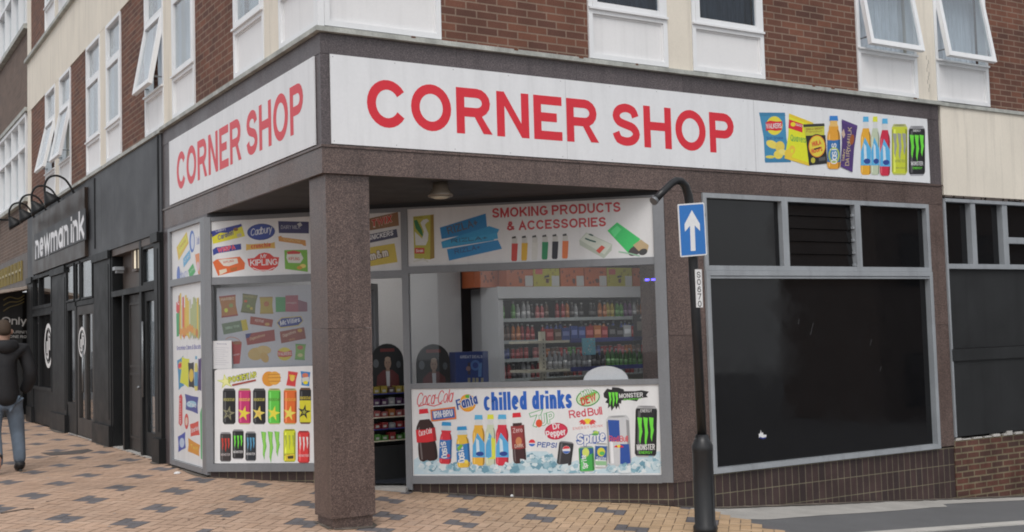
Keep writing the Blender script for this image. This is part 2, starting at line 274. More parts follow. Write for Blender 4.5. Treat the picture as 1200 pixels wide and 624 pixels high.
# glyph: (width/height, [strokes in a unit box]); strokes are centre lines, 'b' marks butt ends
GL={
'A':(.92,[[(0,0),(.5,1),(1,0)],[(.2,.34),(.8,.34)]]),
'B':(.86,[[(0,0),(0,1)],['b',(.02,1),(.6,1)]+arc(.6,.76,.36,.24,90,-90,6)[1:]+[(0.02,.52)],['b',(.5,.52)]+arc(.62,.26,.38,.26,90,-90,6)+[(0.02,0)]]),
'C':(.95,['b',arc(.535,.5,.535,.5,33,327,22)]),
'D':(.9,[[(0,0),(0,1),(.5,1)]+arc(.5,.5,.5,.5,90,-90,10)+[(0,0)]]),
'E':(.82,[[(1,1),(0,1),(0,0),(1,0)],['b',(0.05,.52),(.93,.52)]]),
'F':(.78,[[(1,1),(0,1),(0,0)],[(0.05,.5),(.85,.5)]]),
'G':(1.0,['b',arc(.5,.5,.5,.5,38,318,18)+[(.97,.2),(1,.46)],['b',(1.05,.44),(.56,.44)]]),
'H':(.9,[[(0,0),(0,1)],[(1,0),(1,1)],[(0.03,.53),(.97,.53)]]),
'I':(.22,[[(.5,0),(.5,1)]]),
'J':(.7,[[(1,1),(1,.3)]+arc(.5,.3,.5,.3,0,-180,8)]),
'K':(.92,[[(0,0),(0,1)],['b',(1.04,1.04),(.05,.38)],['b',(.33,.6),(1.06,-.05)]]),
'L':(.76,[[(0,1),(0,0),(1,0)]]),
'M':(1.06,[[(0,0),(0,1)],[(1,0),(1,1)],['b',(0.02,1.05),(.5,.02),(.98,1.05)]]),
'N':(.9,[[(0,0),(0,1)],[(1,0),(1,1)],['P',(-.14,1.1),(.17,1.1),(1.14,-.1),(.83,-.1)]]),
'O':(1.03,[arc(.5,.5,.5,.5,0,360,28)]),
'P':(.86,[[(0,0),(0,1)],['b',(0.02,1),(.62,1)]+arc(.62,.73,.38,.27,90,-90,8)[1:]+[(0.02,.46)]]),
'Q':(1.03,[arc(.5,.5,.5,.5,0,360,24),[(.6,.25),(1,-.05)]]),
'R':(.95,[[(0,0),(0,1)],['b',(0.02,1),(.6,1)]+arc(.6,.735,.34,.265,90,-90,8)[1:]+[(0.02,.47)],['P',(.42,.47),(.70,.47),(1.16,-.1),(.83,-.1)]]),
'S':(.86,['b',Sc]),
'T':(.82,[[(0,1),(1,1)],['b',(.5,.95),(.5,-.1)]]),
'U':(.9,[[(0,1),(0,.36)]+arc(.5,.36,.5,.36,180,360,10)+[(1,1)]]),
'V':(.9,[[(0,1),(.5,0),(1,1)]]),
'W':(1.25,[[(0,1),(.25,0),(.5,1),(.75,0),(1,1)]]),
'X':(.9,[[(0,0),(1,1)],[(0,1),(1,0)]]),
'Y':(.9,[[(0,1),(.5,.5),(1,1)],[(.5,.5),(.5,0)]]),
'Z':(.82,[[(0,1),(1,1),(0,0),(1,0)]]),
'0':(.7,[arc(.5,.5,.5,.5,0,360,20)]),'1':(.36,[[(.1,.75),(.8,1),(.8,0)]]),
'6':(.7,[arc(.5,.31,.5,.31,0,360,16),[(.02,.35),(.15,.78),(.5,1),(.9,.88)]]),'7':(.7,[[(0,1),(1,1),(.35,0)]]),
'&':(1.0,['b',[(1,.0),(.2,.72),(.3,.98),(.55,.98),(.62,.76),(.1,.4),(.02,.14),(.3,0),(.6,.05),(.92,.45)]]),
'+':(.6,[[(0,.45),(1,.45)],[(.5,.2),(.5,.7)]]),'-':(.4,[[(0,.45),(1,.45)]]),"'":(.12,[[(.5,1),(.5,.8)]]),
'a':(.68,[arc(.48,.36,.48,.36,0,360,14),[(1,X),(1,0)]]),'b':(.68,[arc(.5,.36,.5,.36,0,360,14),[(0,1),(0,0)]]),
'c':(.66,['b',arc(.52,.37,.52,.37,45,315,12)]),'d':(.68,[arc(.5,.36,.5,.36,0,360,14),[(1,1),(1,0)]]),
'e':(.68,['b',arc(.5,.37,.5,.37,0,315,16)[0:],[(0.03,.36),(.99,.36)]]),'f':(.4,[[(.9,1),(.55,1),(.4,.8),(.4,0)],[(0,.7),(.85,.7)]]),
'g':(.68,[arc(.5,.36,.5,.36,0,360,14),[(1,X),(1,-.1)]+arc(.5,-.08,.5,.2,0,-150,6)]),
'h':(.66,[[(0,0),(0,1)],[(0,.5)]+arc(.5,.44,.5,.28,180,0,8)+[(1,0)]]),'i':(.16,['b',[(.5,-.1),(.5,.76)],[(.5,.90),(.5,1.1)]]),
'k':(.66,[[(0,0),(0,1)],[(.95,.72),(.05,.3)],[(.35,.42),(1,0)]]),'l':(.16,[[(.5,0),(.5,1)]]),
'm':(1.04,[[(0,0),(0,.72)]]+[[(0,.45)]+arc(.25,.5,.25,.22,180,0,6)+[(.5,0)],[(.5,.45)]+arc(.75,.5,.25,.22,180,0,6)+[(1,0)]]),
'n':(.66,[[(0,0),(0,.72)],[(0,.46)]+arc(.5,.44,.5,.28,180,0,8)+[(1,0)]]),'o':(.7,[arc(.5,.36,.5,.36,0,360,16)]),
'p':(.68,[arc(.5,.36,.5,.36,0,360,14),[(0,.72),(0,-.28)]]),'r':(.42,[[(0,0),(0,.72)],[(0,.4),(.3,.65),(1,.72)]]),
's':(.6,['b',[(x,y*.73) for x,y in Sc]]),'t':(.4,[[(.45,.95),(.45,.1),(.7,0),(1,0.03)],[(0,.7),(1,.7)]]),
'u':(.66,[[(0,.72),(0,.28)]+arc(.5,.28,.5,.28,180,360,8)+[(1,.72)]]),'v':(.66,[[(0,.72),(.5,0),(1,.72)]]),
'w':(.98,[[(0,.72),(.25,0),(.5,.72),(.75,0),(1,.72)]]),'x':(.66,[[(0,0),(1,.72)],[(0,.72),(1,0)]]),
'y':(.66,[[(0,.72),(.5,.02)],[(1,.72),(.35,-.28)]]),'z':(.6,[[(0,.72),(1,.72),(0,0),(1,0)]]),
}
class Art(MB):
    """flat print: shapes given in the picture units of a reference rectangle, laid on the plane of the board"""
    def __init__(s,fr,off=(0,0),sc=1,d=0,step=.00035):
        super().__init__(); s.fr=fr; s.off=off; s.sc=sc; s.d=d; s.L=0; s.step=step; s.mi=1; s.bb=[]
    def m(s,x,y): return s.fr.px(s.off[0]+x/s.sc,s.off[1]+y/s.sc,s.d)
    def alloc(s,uv,e=0):
        a=min(p[0] for p in uv)-e; b=max(p[0] for p in uv)+e; c=min(p[1] for p in uv)-e; d=max(p[1] for p in uv)+e; L=0
        for q in s.bb:
            if q[4]>=L and q[0]<b and q[1]>a and q[2]<d and q[3]>c: L=q[4]+1
        s.bb.append((a,b,c,d,L)); return s.d+.0008+L*s.step
    def raw(s,uv,c):
        d=s.alloc(uv)
        s.face([s.fr.P(u,v,d) for u,v in uv],[(u,v) for u,v in uv],c)
    def poly(s,pts,c): s.raw([s.m(*p) for p in pts],c)
    def rect(s,x0,y0,x1,y1,c): s.poly([(x0,y0),(x1,y0),(x1,y1),(x0,y1)],c)
    def ell(s,cx,cy,rx,ry,c,rot=0,n=22,a0=0,a1=360):
        cr,sr=math.cos(R(rot)),math.sin(R(rot)); P=[]
        for i in range(n if a1-a0>=360 else n+1):
            t=R(a0+(a1-a0)*i/n); x=rx*math.cos(t); y=ry*math.sin(t); P.append((cx+x*cr-y*sr,cy+x*sr+y*cr))
        s.poly(P,c)
    def stroke(s,P,w,c,butt=False,inc=True):
        # P in plane metres; mitred strip
        if len(P)<2: return
        P=[Vector((p[0],p[1])) for p in P]; closed=(P[0]-P[-1]).length<1e-6
        if closed: P=P[:-1]
        n=len(P); h=w/2; Lf=[];Rt=[]
        if not closed and not butt:
            a=(P[1]-P[0]).normalized(); P[0]=P[0]-a*h; b=(P[-1]-P[-2]).normalized(); P[-1]=P[-1]+b*h
        for i in range(n):
            if closed: a=(P[i]-P[i-1]); b=(P[(i+1)%n]-P[i])
            else: a=P[i]-P[i-1] if i else P[1]-P[0]; b=P[i+1]-P[i] if i<n-1 else P[-1]-P[-2]
            if a.length<1e-9: a=b
            if b.length<1e-9: b=a
            a=a.normalized(); b=b.normalized(); na=Vector((-a.y,a.x)); nb=Vector((-b.y,b.x)); mm=(na+nb)
            if mm.length<.3: mm=na
            mm.normalize(); k=h/max(mm.dot(na),.45); Lf.append(P[i]+mm*k); Rt.append(P[i]-mm*k)
        d=s.alloc([(q.x,q.y) for q in Lf+Rt]); rg=range(n) if closed else range(n-1)
        for i in rg:
            j=(i+1)%n; s.face([s.fr.P(q.x,q.y,d) for q in (Lf[i],Lf[j],Rt[j],Rt[i])],None,c)
    def line(s,pts,w,c,butt=False):
        q=[s.m(*p) for p in pts]; a=s.m(*pts[0]); b=s.m(pts[0][0],pts[0][1]+1); s.stroke(q,w*abs(a[1]-b[1]),c,butt)
    def text(s,t,x0,y0,x1,y1,h,c,w=.17,gap=.13,slant=0,hh=None,out=None,ow=0,space=.34):
        a=Vector(s.m(x0,y0)); b=Vector(s.m(x1,y1)); top=Vector(s.m(x0,y0-h)); H=abs(top.y-a.y); dr=(b-a); Lw=dr.length; dr.normalize(); up=Vector((-dr.y,dr.x))
        if up.y<0: up=-up
        if s.fr is FL or (a.x>b.x): pass
        kx=1
        gwf=lambda ch:max(GL.get(ch,GL['o'])[0],w*1.0/kx*min(1,.35+.65*kx)) if ch in 'ilI1' else GL.get(ch,GL['o'])[0]
        for it in range(4):
            tot=sum(space if ch==' ' else gwf(ch)+gap for ch in t)-gap; kx=Lw/(tot*H)
        st=w*H; st2=min(st,st*(.35+.65*kx)) if kx<1 else st
        cur=0
        for pas in ((0,1) if out else (1,)):
            cur=0
            for ch in t:
                if ch==' ': cur+=space*H*kx; continue
                gw=gwf(ch); ss=GL.get(ch,GL['o'])[1]; W=gw*H*kx; pad=st2/2
                butt_all=False
                for q in ss:
                    if q=='b': butt_all=True; continue
                    butt=butt_all; pl=False
                    if q[0]=='b': butt=True; q=q[1:]
                    elif q[0]=='P': pl=True; q=q[1:]
                    pts=[]
                    for (x,y) in q:
                        if isinstance(x,str): continue
                        xx=pad+x*(W-2*pad); yy=st2/2+y*(H-st2)
                        if pl: xx=pad+x*(W-2*pad); yy=st2/2+y*(H-st2); yy=min(max(yy,0),H)
                        pts.append(a+dr*(cur+xx+slant*yy)+up*yy)
                    col=c if pas else out
                    if pl:
                        dd=s.alloc([(p.x,p.y) for p in pts]); s.face([s.fr.P(p.x,p.y,dd) for p in pts],None,col)
                    else: s.stroke(pts,st2+(0 if pas else ow*H*2),col,butt and pas)
                cur+=W+gap*H*kx
    def board(s,u0,u1,v0,v1,th=.006,c=(.78,.785,.79)):
        s.mi=0; s.c=c; s.box(s.fr,u0,u1,v0,v1,s.d-th,s.d); s.mi=1
    def boardpx(s,x0,y0,x1,y1,**k):
        a=s.m(x0,y0); b=s.m(x1,y1); s.board(min(a[0],b[0]),max(a[0],b[0]),min(a[1],b[1]),max(a[1],b[1]),**k)
    # composites (all inside one printed sheet)
    def can(s,x0,y0,x1,y1,c,claw=None,tilt=0,top=(.45,.46,.47),star=None,band=None,txt=None,tc=(.8,.8,.8)):
        W=x1-x0; H=y1-y0; cx=(x0+x1)/2; cy=(y0+y1)/2; cr,sr=math.cos(R(tilt)),math.sin(R(tilt))
        T=lambda p:(cx+(p[0]-cx)*cr-(p[1]-cy)*sr,cy+(p[0]-cx)*sr+(p[1]-cy)*cr)
        s.poly([T(p) for p in [(x0+.12*W,y0),(x1-.12*W,y0),(x1,y0+.07*H),(x1,y1-.06*H),(x1-.13*W,y1),(x0+.13*W,y1),(x0,y1-.06*H),(x0,y0+.07*H)]],top)
        s.poly([T(p) for p in [(x0+.04*W,y0+.055*H),(x1-.04*W,y0+.055*H),(x1,y0+.1*H),(x1,y1-.08*H),(x1-.06*W,y1-.03*H),(x0+.06*W,y1-.03*H),(x0,y1-.08*H),(x0,y0+.1*H)]],c)
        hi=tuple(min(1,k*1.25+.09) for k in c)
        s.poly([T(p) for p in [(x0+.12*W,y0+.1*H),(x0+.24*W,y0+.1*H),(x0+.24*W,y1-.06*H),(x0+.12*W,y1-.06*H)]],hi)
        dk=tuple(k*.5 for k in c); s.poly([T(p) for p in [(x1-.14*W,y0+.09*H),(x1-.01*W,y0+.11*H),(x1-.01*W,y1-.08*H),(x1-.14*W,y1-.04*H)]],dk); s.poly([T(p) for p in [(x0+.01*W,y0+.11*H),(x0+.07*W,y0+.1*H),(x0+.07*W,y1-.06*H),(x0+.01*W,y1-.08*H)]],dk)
        s.ell(*T((cx,y0+.022*H)),.34*W,.018*H,tuple(k*.6 for k in top),tilt)
        if band: s.poly([T(p) for p in [(x0+.03*W,y0+.16*H),(x1-.03*W,y0+.16*H),(x1-.03*W,y0+.34*H),(x0+.03*W,y0+.34*H)]],band)
        if claw: s.claw(*[T((x0+.2*W,y0+.2*H)),T((x1-.2*W,y0+.2*H)),H*.46],claw,W*.11)
        if star:
            q=[]; 
            for i in range(10):
                r_=W*(.46 if i%2==0 else .17); an=R(-90+36*i+12); q.append(T((cx+r_*math.cos(an),y0+.66*H+r_*1.2*math.sin(an))))
            s.poly(q,star)
        if txt: a=T((x0+.08*W,y0+.31*H)); b=T((x1-.08*W,y0+.31*H)); s.text(txt,a[0],a[1],b[0],b[1],H*.1,tc,w=.2)
    def claw(s,a,b,h,c,w):
        for k in (0,.5,1):
            x=a[0]+(b[0]-a[0])*k; y=a[1]+(b[1]-a[1])*k; f=(1,1.12,.9)[int(k*2)]
            s.poly([(x-w*1.3,y-w*.6),(x+w,y-w*.3),(x+w*.8,y+h*.3),(x+w*1.2,y+h*.5*f),(x+w*.5,y+h*.75*f),(x+w*.2,y+h*f),(x-w*.5,y+h*.8*f),(x-w*.4,y+h*.45),(x-w*.9,y+h*.2)],c)
    def bottle(s,x0,y0,x1,y1,c,cap,label=None,neck=.42,tilt=0,l0=.45,l1=.85,sleeve=None,glassc=(.75,.78,.78),txt=None,tc=(.8,.8,.8)):
        W=x1-x0; H=y1-y0; cx=(x0+x1)/2; cy=(y0+y1)/2; cr,sr=math.cos(R(tilt)),math.sin(R(tilt))
        T=lambda p:(cx+(p[0]-cx)*cr-(p[1]-cy)*sr,cy+(p[0]-cx)*sr+(p[1]-cy)*cr)
        nk=W*neck/2
        pr=[(.08,neck),(.15,neck*1.06),(.20,neck*1.35),(.26,.72),(.32,.9),(.40,.99),(.48,.95),(.56,.9),(.64,.92),(.72,.98),(.84,1),(.93,.98),(.975,.88),(1,.62)]
        def prof(k,t0=0,sh=0): 
            q=[(t,w_) for t,w_ in pr if t>=t0]
            return [T((cx-w_*W/2*k,y0+(t-(.008 if t>.97 else 0))*H)) for t,w_ in q]+[T((cx+w_*W/2*k,y0+(t-(.008 if t>.97 else 0))*H)) for t,w_ in q[::-1]]
        s.poly(prof(1.0),glassc); s.poly(prof(.94,.19),c)
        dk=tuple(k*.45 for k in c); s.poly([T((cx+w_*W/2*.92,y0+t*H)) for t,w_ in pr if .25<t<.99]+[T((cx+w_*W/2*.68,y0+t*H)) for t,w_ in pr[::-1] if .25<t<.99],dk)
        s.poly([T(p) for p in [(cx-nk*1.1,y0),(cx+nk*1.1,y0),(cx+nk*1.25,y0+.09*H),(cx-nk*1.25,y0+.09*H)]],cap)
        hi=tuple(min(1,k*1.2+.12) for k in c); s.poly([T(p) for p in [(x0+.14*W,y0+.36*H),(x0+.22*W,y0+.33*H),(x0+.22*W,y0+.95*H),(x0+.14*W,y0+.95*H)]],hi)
        if label: s.poly([T(p) for p in [(x0+.02*W,y0+l0*H),(cx,y0+(l0+.012)*H),(x1-.02*W,y0+(l0-.01)*H),(x1-.01*W,y0+l1*H),(cx,y0+(l1+.015)*H),(x0+.01*W,y0+l1*H)]],label); lk=tuple(k*.6 for k in label); s.poly([T(p) for p in [(x1-.16*W,y0+l0*H),(x1-.02*W,y0+(l0-.01)*H),(x1-.01*W,y0+l1*H),(x1-.16*W,y0+l1*H)]],lk)
        if sleeve:
            s.poly([T(p) for p in [(cx-.1*W,y0+.35*H),(x1-.05*W,y0+.55*H),(x1,y0+.83*H),(x0+.04*W,y0+.83*H),(x0+.06*W,y0+.6*H)]],sleeve)
            s.poly([T(p) for p in [(cx-.2*W,y0+.45*H),(cx+.02*W,y0+.5*H),(cx+.1*W,y0+.78*H),(cx-.15*W,y0+.8*H)]],(.65,.8,.9))
            s.ell(*T((cx+.1*W,y0+.76*H)),.3*W,.045*H,(.02,.06,.3))
        if txt:
            a=T((x0+.62*W,y0+(l1-.03)*H)); b=T((x0+.5*W,y0+(l0+.05)*H)); s.vtext(txt,a,b,W*.42,tc)
    def vtext(s,t,a,b,h,c,w=.2):
        # lettering that reads upwards from a to b
        n=len(t)
        for i,ch in enumerate(t):
            gw,ss=GL.get(ch,GL['o']); 
            x0=a[0]+(b[0]-a[0])*i/n; y0=a[1]+(b[1]-a[1])*i/n; ex=(b[0]-a[0])/n*.85; ey=(b[1]-a[1])/n*.85; ln=math.hypot(ex,ey); px,py=(ey/ln*h),(-ex/ln*h)
            for q in ss:
                if q=='b': continue
                if isinstance(q[0],str): q=q[1:]
                P=[(x0+ex*x+px*y,y0+ey*x+py*y) for x,y in q]; s.line(P,h*w,c,True)
    def bag(s,P,c,crimp=None):
        (x0,y0),(x1,y1),(x2,y2),(x3,y3)=P
        mid=lambda a,b,k,o:((a[0]+(b[0]-a[0])*k+o[0]),(a[1]+(b[1]-a[1])*k+o[1]))
        cx=(x0+x1+x2+x3)/4; cy=(y0+y1+y2+y3)/4; f=.06
        q=[P[0],mid(P[0],P[1],.5,(0,(cy-(y0+y1)/2)*f)),P[1],mid(P[1],P[2],.5,((cx-(x1+x2)/2)*f*2,0)),P[2],mid(P[2],P[3],.5,(0,(cy-(y2+y3)/2)*f)),P[3],mid(P[3],P[0],.5,((cx-(x3+x0)/2)*f*2,0))]
        s.poly(q,c)
        if crimp:
            k=.07; s.poly([P[0],P[1],mid(P[1],P[2],k,(0,0)),mid(P[0],P[3],k,(0,0))],crimp); s.poly([P[3],P[2],mid(P[2],P[1],k,(0,0)),mid(P[3],P[0],k,(0,0))],crimp)
    def star(s,cx,cy,r,c,ry=None,rot=-90,n=5,inner=.42):
        ry=ry or r; s.poly([(cx+(r if i%2==0 else r*inner)*math.cos(R(rot+180/n*i)),cy+(ry if i%2==0 else ry*inner)*math.sin(R(rot+180/n*i))) for i in range(2*n)],c)
# ------------------------------------------------------------------ setting
def sheet(name,xs,ys,dz,m):
    b=MB()
    for i in range(len(xs)-1):
        for j in range(len(ys)-1):
            q=[(xs[i],ys[j]),(xs[i+1],ys[j]),(xs[i+1],ys[j+1]),(xs[i],ys[j+1])]
            b.face([(x,y,g(x,y)+dz) for x,y in q],q)
    return tag(b.build(name,m),kind='structure')
bx=[-70,-30,-15,-8,-4,0,.87,1.7,3.65,4.28,8.1,12,20,70]; by=[-70,-30,-15,-6,-3,0,3.3,8,16,30,70]
sheet('ground',bx,by,-.03,'asphalt')
# brick pavement in herringbone, sand coloured with grey clusters
EB=(gp(838,601),gp(920,622.5)); print('edge',EB)
def pave_ok(x,y):
    if x>0.0 and y>3.41-x*.913+.02: return False
    if y>-.005 and x>3.7: return False
    # boundary of the brick field against the side street
    if x>EB[0].x+(y-EB[0].y)*(EB[1].x-EB[0].x)/(EB[1].y-EB[0].y): return False
    return x>-7 and y>-5.2 and y<24
ca,sa=math.cos(R(47)),math.sin(R(47))
def pavers():
    b=MB(); U=.1; gap=.0035
    for i in range(-150,260):
        for j in range(-260,190):
            c=(i-j)%4
            if c==0: a0,a1,b0,b1=i*U,(i+2)*U,j*U,(j+1)*U
            elif c==3: a0,a1,b0,b1=i*U,(i+1)*U,j*U,(j+2)*U
            else: continue
            ma,mb=(a0+a1)/2,(b0+b1)/2
            x=ma*ca-mb*-sa*-1 if False else ma*ca+mb*sa; y=ma*sa-mb*ca
            if not pave_ok(x,y): continue
            # cluster lattice: vectors (.8,-.2) and (-.2,.8)
            aa,bb=ma-.37,mb+.41
            p=(aa*.8+bb*.2)/.6; q=(aa*.2+bb*.8)/.6
            p-=round(p); q-=round(q); da=.8*p-.2*q; db=-.2*p+.8*q
            dx_=da*ca+db*sa; dy_=da*sa-db*ca; grey=abs(dx_)/.16+abs(dy_)/.29<1
            k=random.uniform(.94,1.06)
            w=(x+y)*.5
            if grey: col=(.15*k,.14*k,.145*k)
            else:
                t=random.random(); base=(.49,.335,.24) if t<.75 else ((.47,.315,.22) if t<.88 else (.50,.35,.255)); yl=min(1,max(0,(x-.8)/2)); base=(base[0]+.03*yl,base[1]+.025*yl,base[2]-.02*yl); col=tuple(v*k for v in base)
            cs=[]
            for (u,v) in ((a0+gap,b0+gap),(a1-gap,b0+gap),(a1-gap,b1-gap),(a0+gap,b1-gap)):
                X_=u*ca+v*sa; Y_=u*sa-v*ca; cs.append((X_,Y_))
            dz=random.uniform(0,.002)
            b.c=col; b.face([(p_[0],p_[1],g(*p_)+.004+dz) for p_ in cs],cs)
    return b
pv=pavers(); tag(pv.build('brick_pavement','pavers'),kind='structure')
sheet('paving_joints',[-7,-4,0,.87,1.7,3.65],[-5.2,-3,0,3.3,8,16,24],-.008,'joint_sand')
# side street footway: concrete strip, asphalt footway, kerb, carriageway
def strip(name,pts_in,m,dz,th=None):
    # pts: list of (x, y0, y1)
    b=MB()
    for (x0,a0,a1),(x1,c0,c1) in zip(pts_in,pts_in[1:]):
        b.face([(x0,a0,g(x0,a0)+dz),(x1,c0,g(x1,c0)+dz),(x1,c1,g(x1,c1)+dz),(x0,a1,g(x0,a1)+dz)],[(x0,a0),(x1,c0),(x1,c1),(x0,a1)])
    return tag(b.build(name,m),kind='structure')
P1=gp(870,609); P2=gp(1135,592); P3=gp(1040,622); P4=gp(1200,611)
print('footway pts',P1,P2,P3,P4)
sx=[3.6,4.0,4.28,4.7,5.2,5.8,6.4,7.0,7.3,7.45,8.1,9,10,12,20,40]
rs=random.Random(3)
cy0=lambda x: -.80+.095*(x-3.9)+rs.uniform(-.02,.02) if x<7.35 else -.30+rs.uniform(-.015,.015)
strip('asphalt_footway',[(x,-4,.0) for x in (3.65,4.28,8.1,12,20,40)],'asphalt',-.004)
strip('concrete_strip',[(x,cy0(x),.05 if x>4.2 else -.02) for x in sx],'concrete',.000)
# ------------------------------------------------------------------ the corner building
bld=thing('corner_building','red brick corner building with cream bands above granite-clad and black shopfronts','building',(0,0,0))
TOP=10.2
def upper(fr,segs,z0,z1,tag_='a',skipwin=False):
    for s in segs:
        k,u0,u1=s[0],s[1],s[2]
        if k=='b': one(lambda b:b.box(fr,u0,u1,z0,z1,-.25,0),'brick_wall','red_brick',bld)
        elif k=='p': one(lambda b:b.box(fr,u0,u1,z0,z1,-.25,.012),'rendered_pier','cream_render',bld)
        elif k=='w': window(fr,u0,u1,z0,z1,*(s[3:] or ()))
def window(fr,u0,u1,z0,z1,opn=0,cur='curtain_cloth',side=1):
    g_=.004; u0+=g_; u1-=g_; zr=z0+.50; zt=z0+1.50
    def fr_(b):
        b.ring(fr,u0,u1,z0+.012,z1-.004,.05,-.09,.02); b.box(fr,u0+.05,u1-.05,zr-.03,zr+.03,-.09,.018); b.box(fr,u0+.05,u1-.05,zt-.03,zt+.03,-.09,.018)
        b.box(fr,u0-.0,u1+.0,zr+.012,zr+.034,.018,.045)
    w=one(fr_,'window','white_pvc',bld,bevel=.004)
    one(lambda b:(b.box(fr,u0+.05,u1-.05,z0+.062,zr-.03,-.06,-.012),b.ring(fr,u0+.05,u1-.05,z0+.062,zr-.03,.018,-.012,-.004)),'spandrel_panel','pvc_panel',w)
    # top light
    one(lambda b:b.box(fr,u0+.05,u1-.05,zt+.03,z1-.054,-.04,-.034),'pane','dark_window_glass' if cur=='dark_curtain' else 'window_glass',w)
    # opening light, hinged at its head
    a,bv=zr+.032,zt-.032; hinge=fr.P(0,bv,0); sh=MB(); sh.ring(fr,u0+.052,u1-.052,a,bv,.055,-.03,.026,wb=.06)
    gl=MB(); gl.box(fr,u0+.105,u1-.105,a+.055,bv-.055,-.006,0)
    ang=math.asin(min(.6,opn/(bv-a))) if opn else 0
    for q in (sh,gl):
        for i,v in enumerate(q.V):
            p=Vector(v)-fr.o; U_=p.dot(fr.u); D=p.dot(fr.n); Z=p.z-bv
            if ang: D,Z=D*math.cos(ang)-Z*math.sin(ang),D*math.sin(ang)+Z*math.cos(ang)
            q.V[i]=tuple(fr.P(U_,Z+bv,D))
    s_=sh.build('opening_sash','white_pvc',w,bevel=.004); gl.build('pane','dark_window_glass' if cur=='dark_curtain' else 'window_glass',w)
    if opn:
        for uu in (u0+.06,u1-.075): one(lambda b:b.box(fr,uu,uu+.012,a+.10,a+.115,-.02,opn*.8),'stay_arm','steel_grey',w)
    c=MB(); n=26
    pts=[(u0+.02+(u1-u0-.04)*i/n, -.16+.022*math.sin(i*1.7)+.012*math.sin(i*3.1+u0)) for i in range(n+1)]
    for (ua,da),(ub,db) in zip(pts,pts[1:]): c.face([fr.P(ua,zr,da),fr.P(ub,zr,db),fr.P(ub,z1,db),fr.P(ua,z1,da)],[(ua,zr),(ub,zr),(ub,z1),(ua,z1)])
    c.smooth=True; c.build('net_curtain',cur,w,recalc=False)
R1=[('w',.034,1.19,0),('b',1.19,2.85),('w',2.85,3.86,0,'dark_curtain'),('p',3.86,4.19),('w',4.19,5.22,0,'dark_curtain'),('b',5.22,6.70),('w',6.70,7.74,.16),('p',7.74,8.08),('w',8.08,9.10,.16),('b',9.10,10.6),('w',10.6,11.62,0),('p',11.62,12.0)]
L1=[('w',.034,.98,0),('p',.98,1.40),('w',1.40,2.35,0),('b',2.35,3.80),('w',3.80,4.76,0),('p',4.76,5.16),('w',5.16,6.12,.17),('b',6.12,7.52),('w',7.52,8.48,0),('p',8.48,8.90),('w',8.90,9.96,0),('b',9.96,11.30),('w',11.30,12.34,.18),('p',12.34,12.75),('w',12.75,13.80,.2),('b',13.80,15.5),('p',15.5,15.93)]
L2=[(k[0],k[1],k[2])+((.15,) if i in (10,12) else ()) if k[0]=='w' else k for i,k in enumerate(L1)]
upper(FR,R1,4.315,6.40); upper(FL,L1,4.315,6.40)
upper(FR,[(k[0],k[1],k[2]) for k in R1],7.50,9.6); upper(FL,L2,7.50,9.6)
for fr,L_ in ((FR,12.0),(FL,15.93)):
    one(lambda b:b.box(fr,-.015 if fr is FR else .25,L_,6.40,7.44,-.25,.015),'rendered_band','cream_render',bld)
    one(lambda b:b.box(fr,-.08 if fr is FR else .25,L_,7.44,7.50,-.25,.08),'ledge','coping_metal',bld)
    one(lambda b:b.box(fr,-.02 if fr is FR else .25,L_,9.6,TOP,-.25,.02),'rendered_band','cream_render',bld)
one(lambda b:b.wbox(.25,12,.25,15.9,9.9,10.0),'flat_roof','tile_roof',bld)
one(lambda b:(b.wbox(11.75,12,0.02,15.9,-1.2,9.6),b.wbox(.02,12,15.7,15.92,-.5,9.6)),'rear_wall','red_brick',bld)
# inner floor slab behind the upper windows
one(lambda b:(b.wbox(.3,11.7,.3,15.6,3.9,4.25),b.wbox(.3,11.7,.3,15.6,7.42,7.5)),'floor_slab','inner_dark',bld)
one(lambda b:(b.wbox(.75,.8,.75,15.6,4.25,7.42),b.wbox(.8,11.7,.75,.8,4.25,7.42),b.wbox(.75,.8,.75,15.6,7.5,9.9),b.wbox(.8,11.7,.75,.8,7.5,9.9)),'room_partition','inner_dark',bld)
# corner mullion between the two corner windows
one(lambda b:b.wbox(-.024,.034,-.024,.034,4.313,6.398),'corner_mullion','white_pvc',bld)
# coping over the fascia
one(lambda b:b.box(FR,-.05,8.12,4.268,4.312,-.25,.05),'fascia_coping','coping_metal',bld,bevel=.006)
one(lambda b:b.box(FL,.25,5.28,4.268,4.312,-.25,.05),'fascia_coping','coping_metal',bld,bevel=.006)
# fascia cladding in slabs (3 mm joints over a dark core)
one(lambda b:(b.wbox(.03,8.09,.03,.30,3.06,4.26),b.wbox(.03,.30,.30,5.28,3.06,4.26)),'fascia_core','soffit_paint',bld)
def slabs(fr,u0,u1,v0,v1,n,d=.0,mt='dark_granite',th=.03,name='fascia_slab'):
    b=MB(); w=(u1-u0)/n
    for i in range(n): b.box(fr,u0+i*w+(.0015 if i else 0),u0+(i+1)*w-(.0015 if i<n-1 else 0),v0,v1,-th,d)
    b.build(name,mt,bld)
slabs(FR,0,8.10,4.085,4.266,6); slabs(FR,0,8.10,3.285,4.083,6,-.004); slabs(FR,-.012,8.11,3.262,3.283,6,.012,'coping_metal' if False else 'red_granite')
slabs(FR,0,8.10,3.035,3.26,6,0,'red_granite')
slabs(FL,.03,5.30,4.085,4.266,4); slabs(FL,.03,5.30,3.285,4.083,4,-.004); slabs(FL,.03,5.30,3.262,3.283,4,.012,'red_granite'); slabs(FL,.03,5.30,3.035,3.26,4,0,'red_granite')
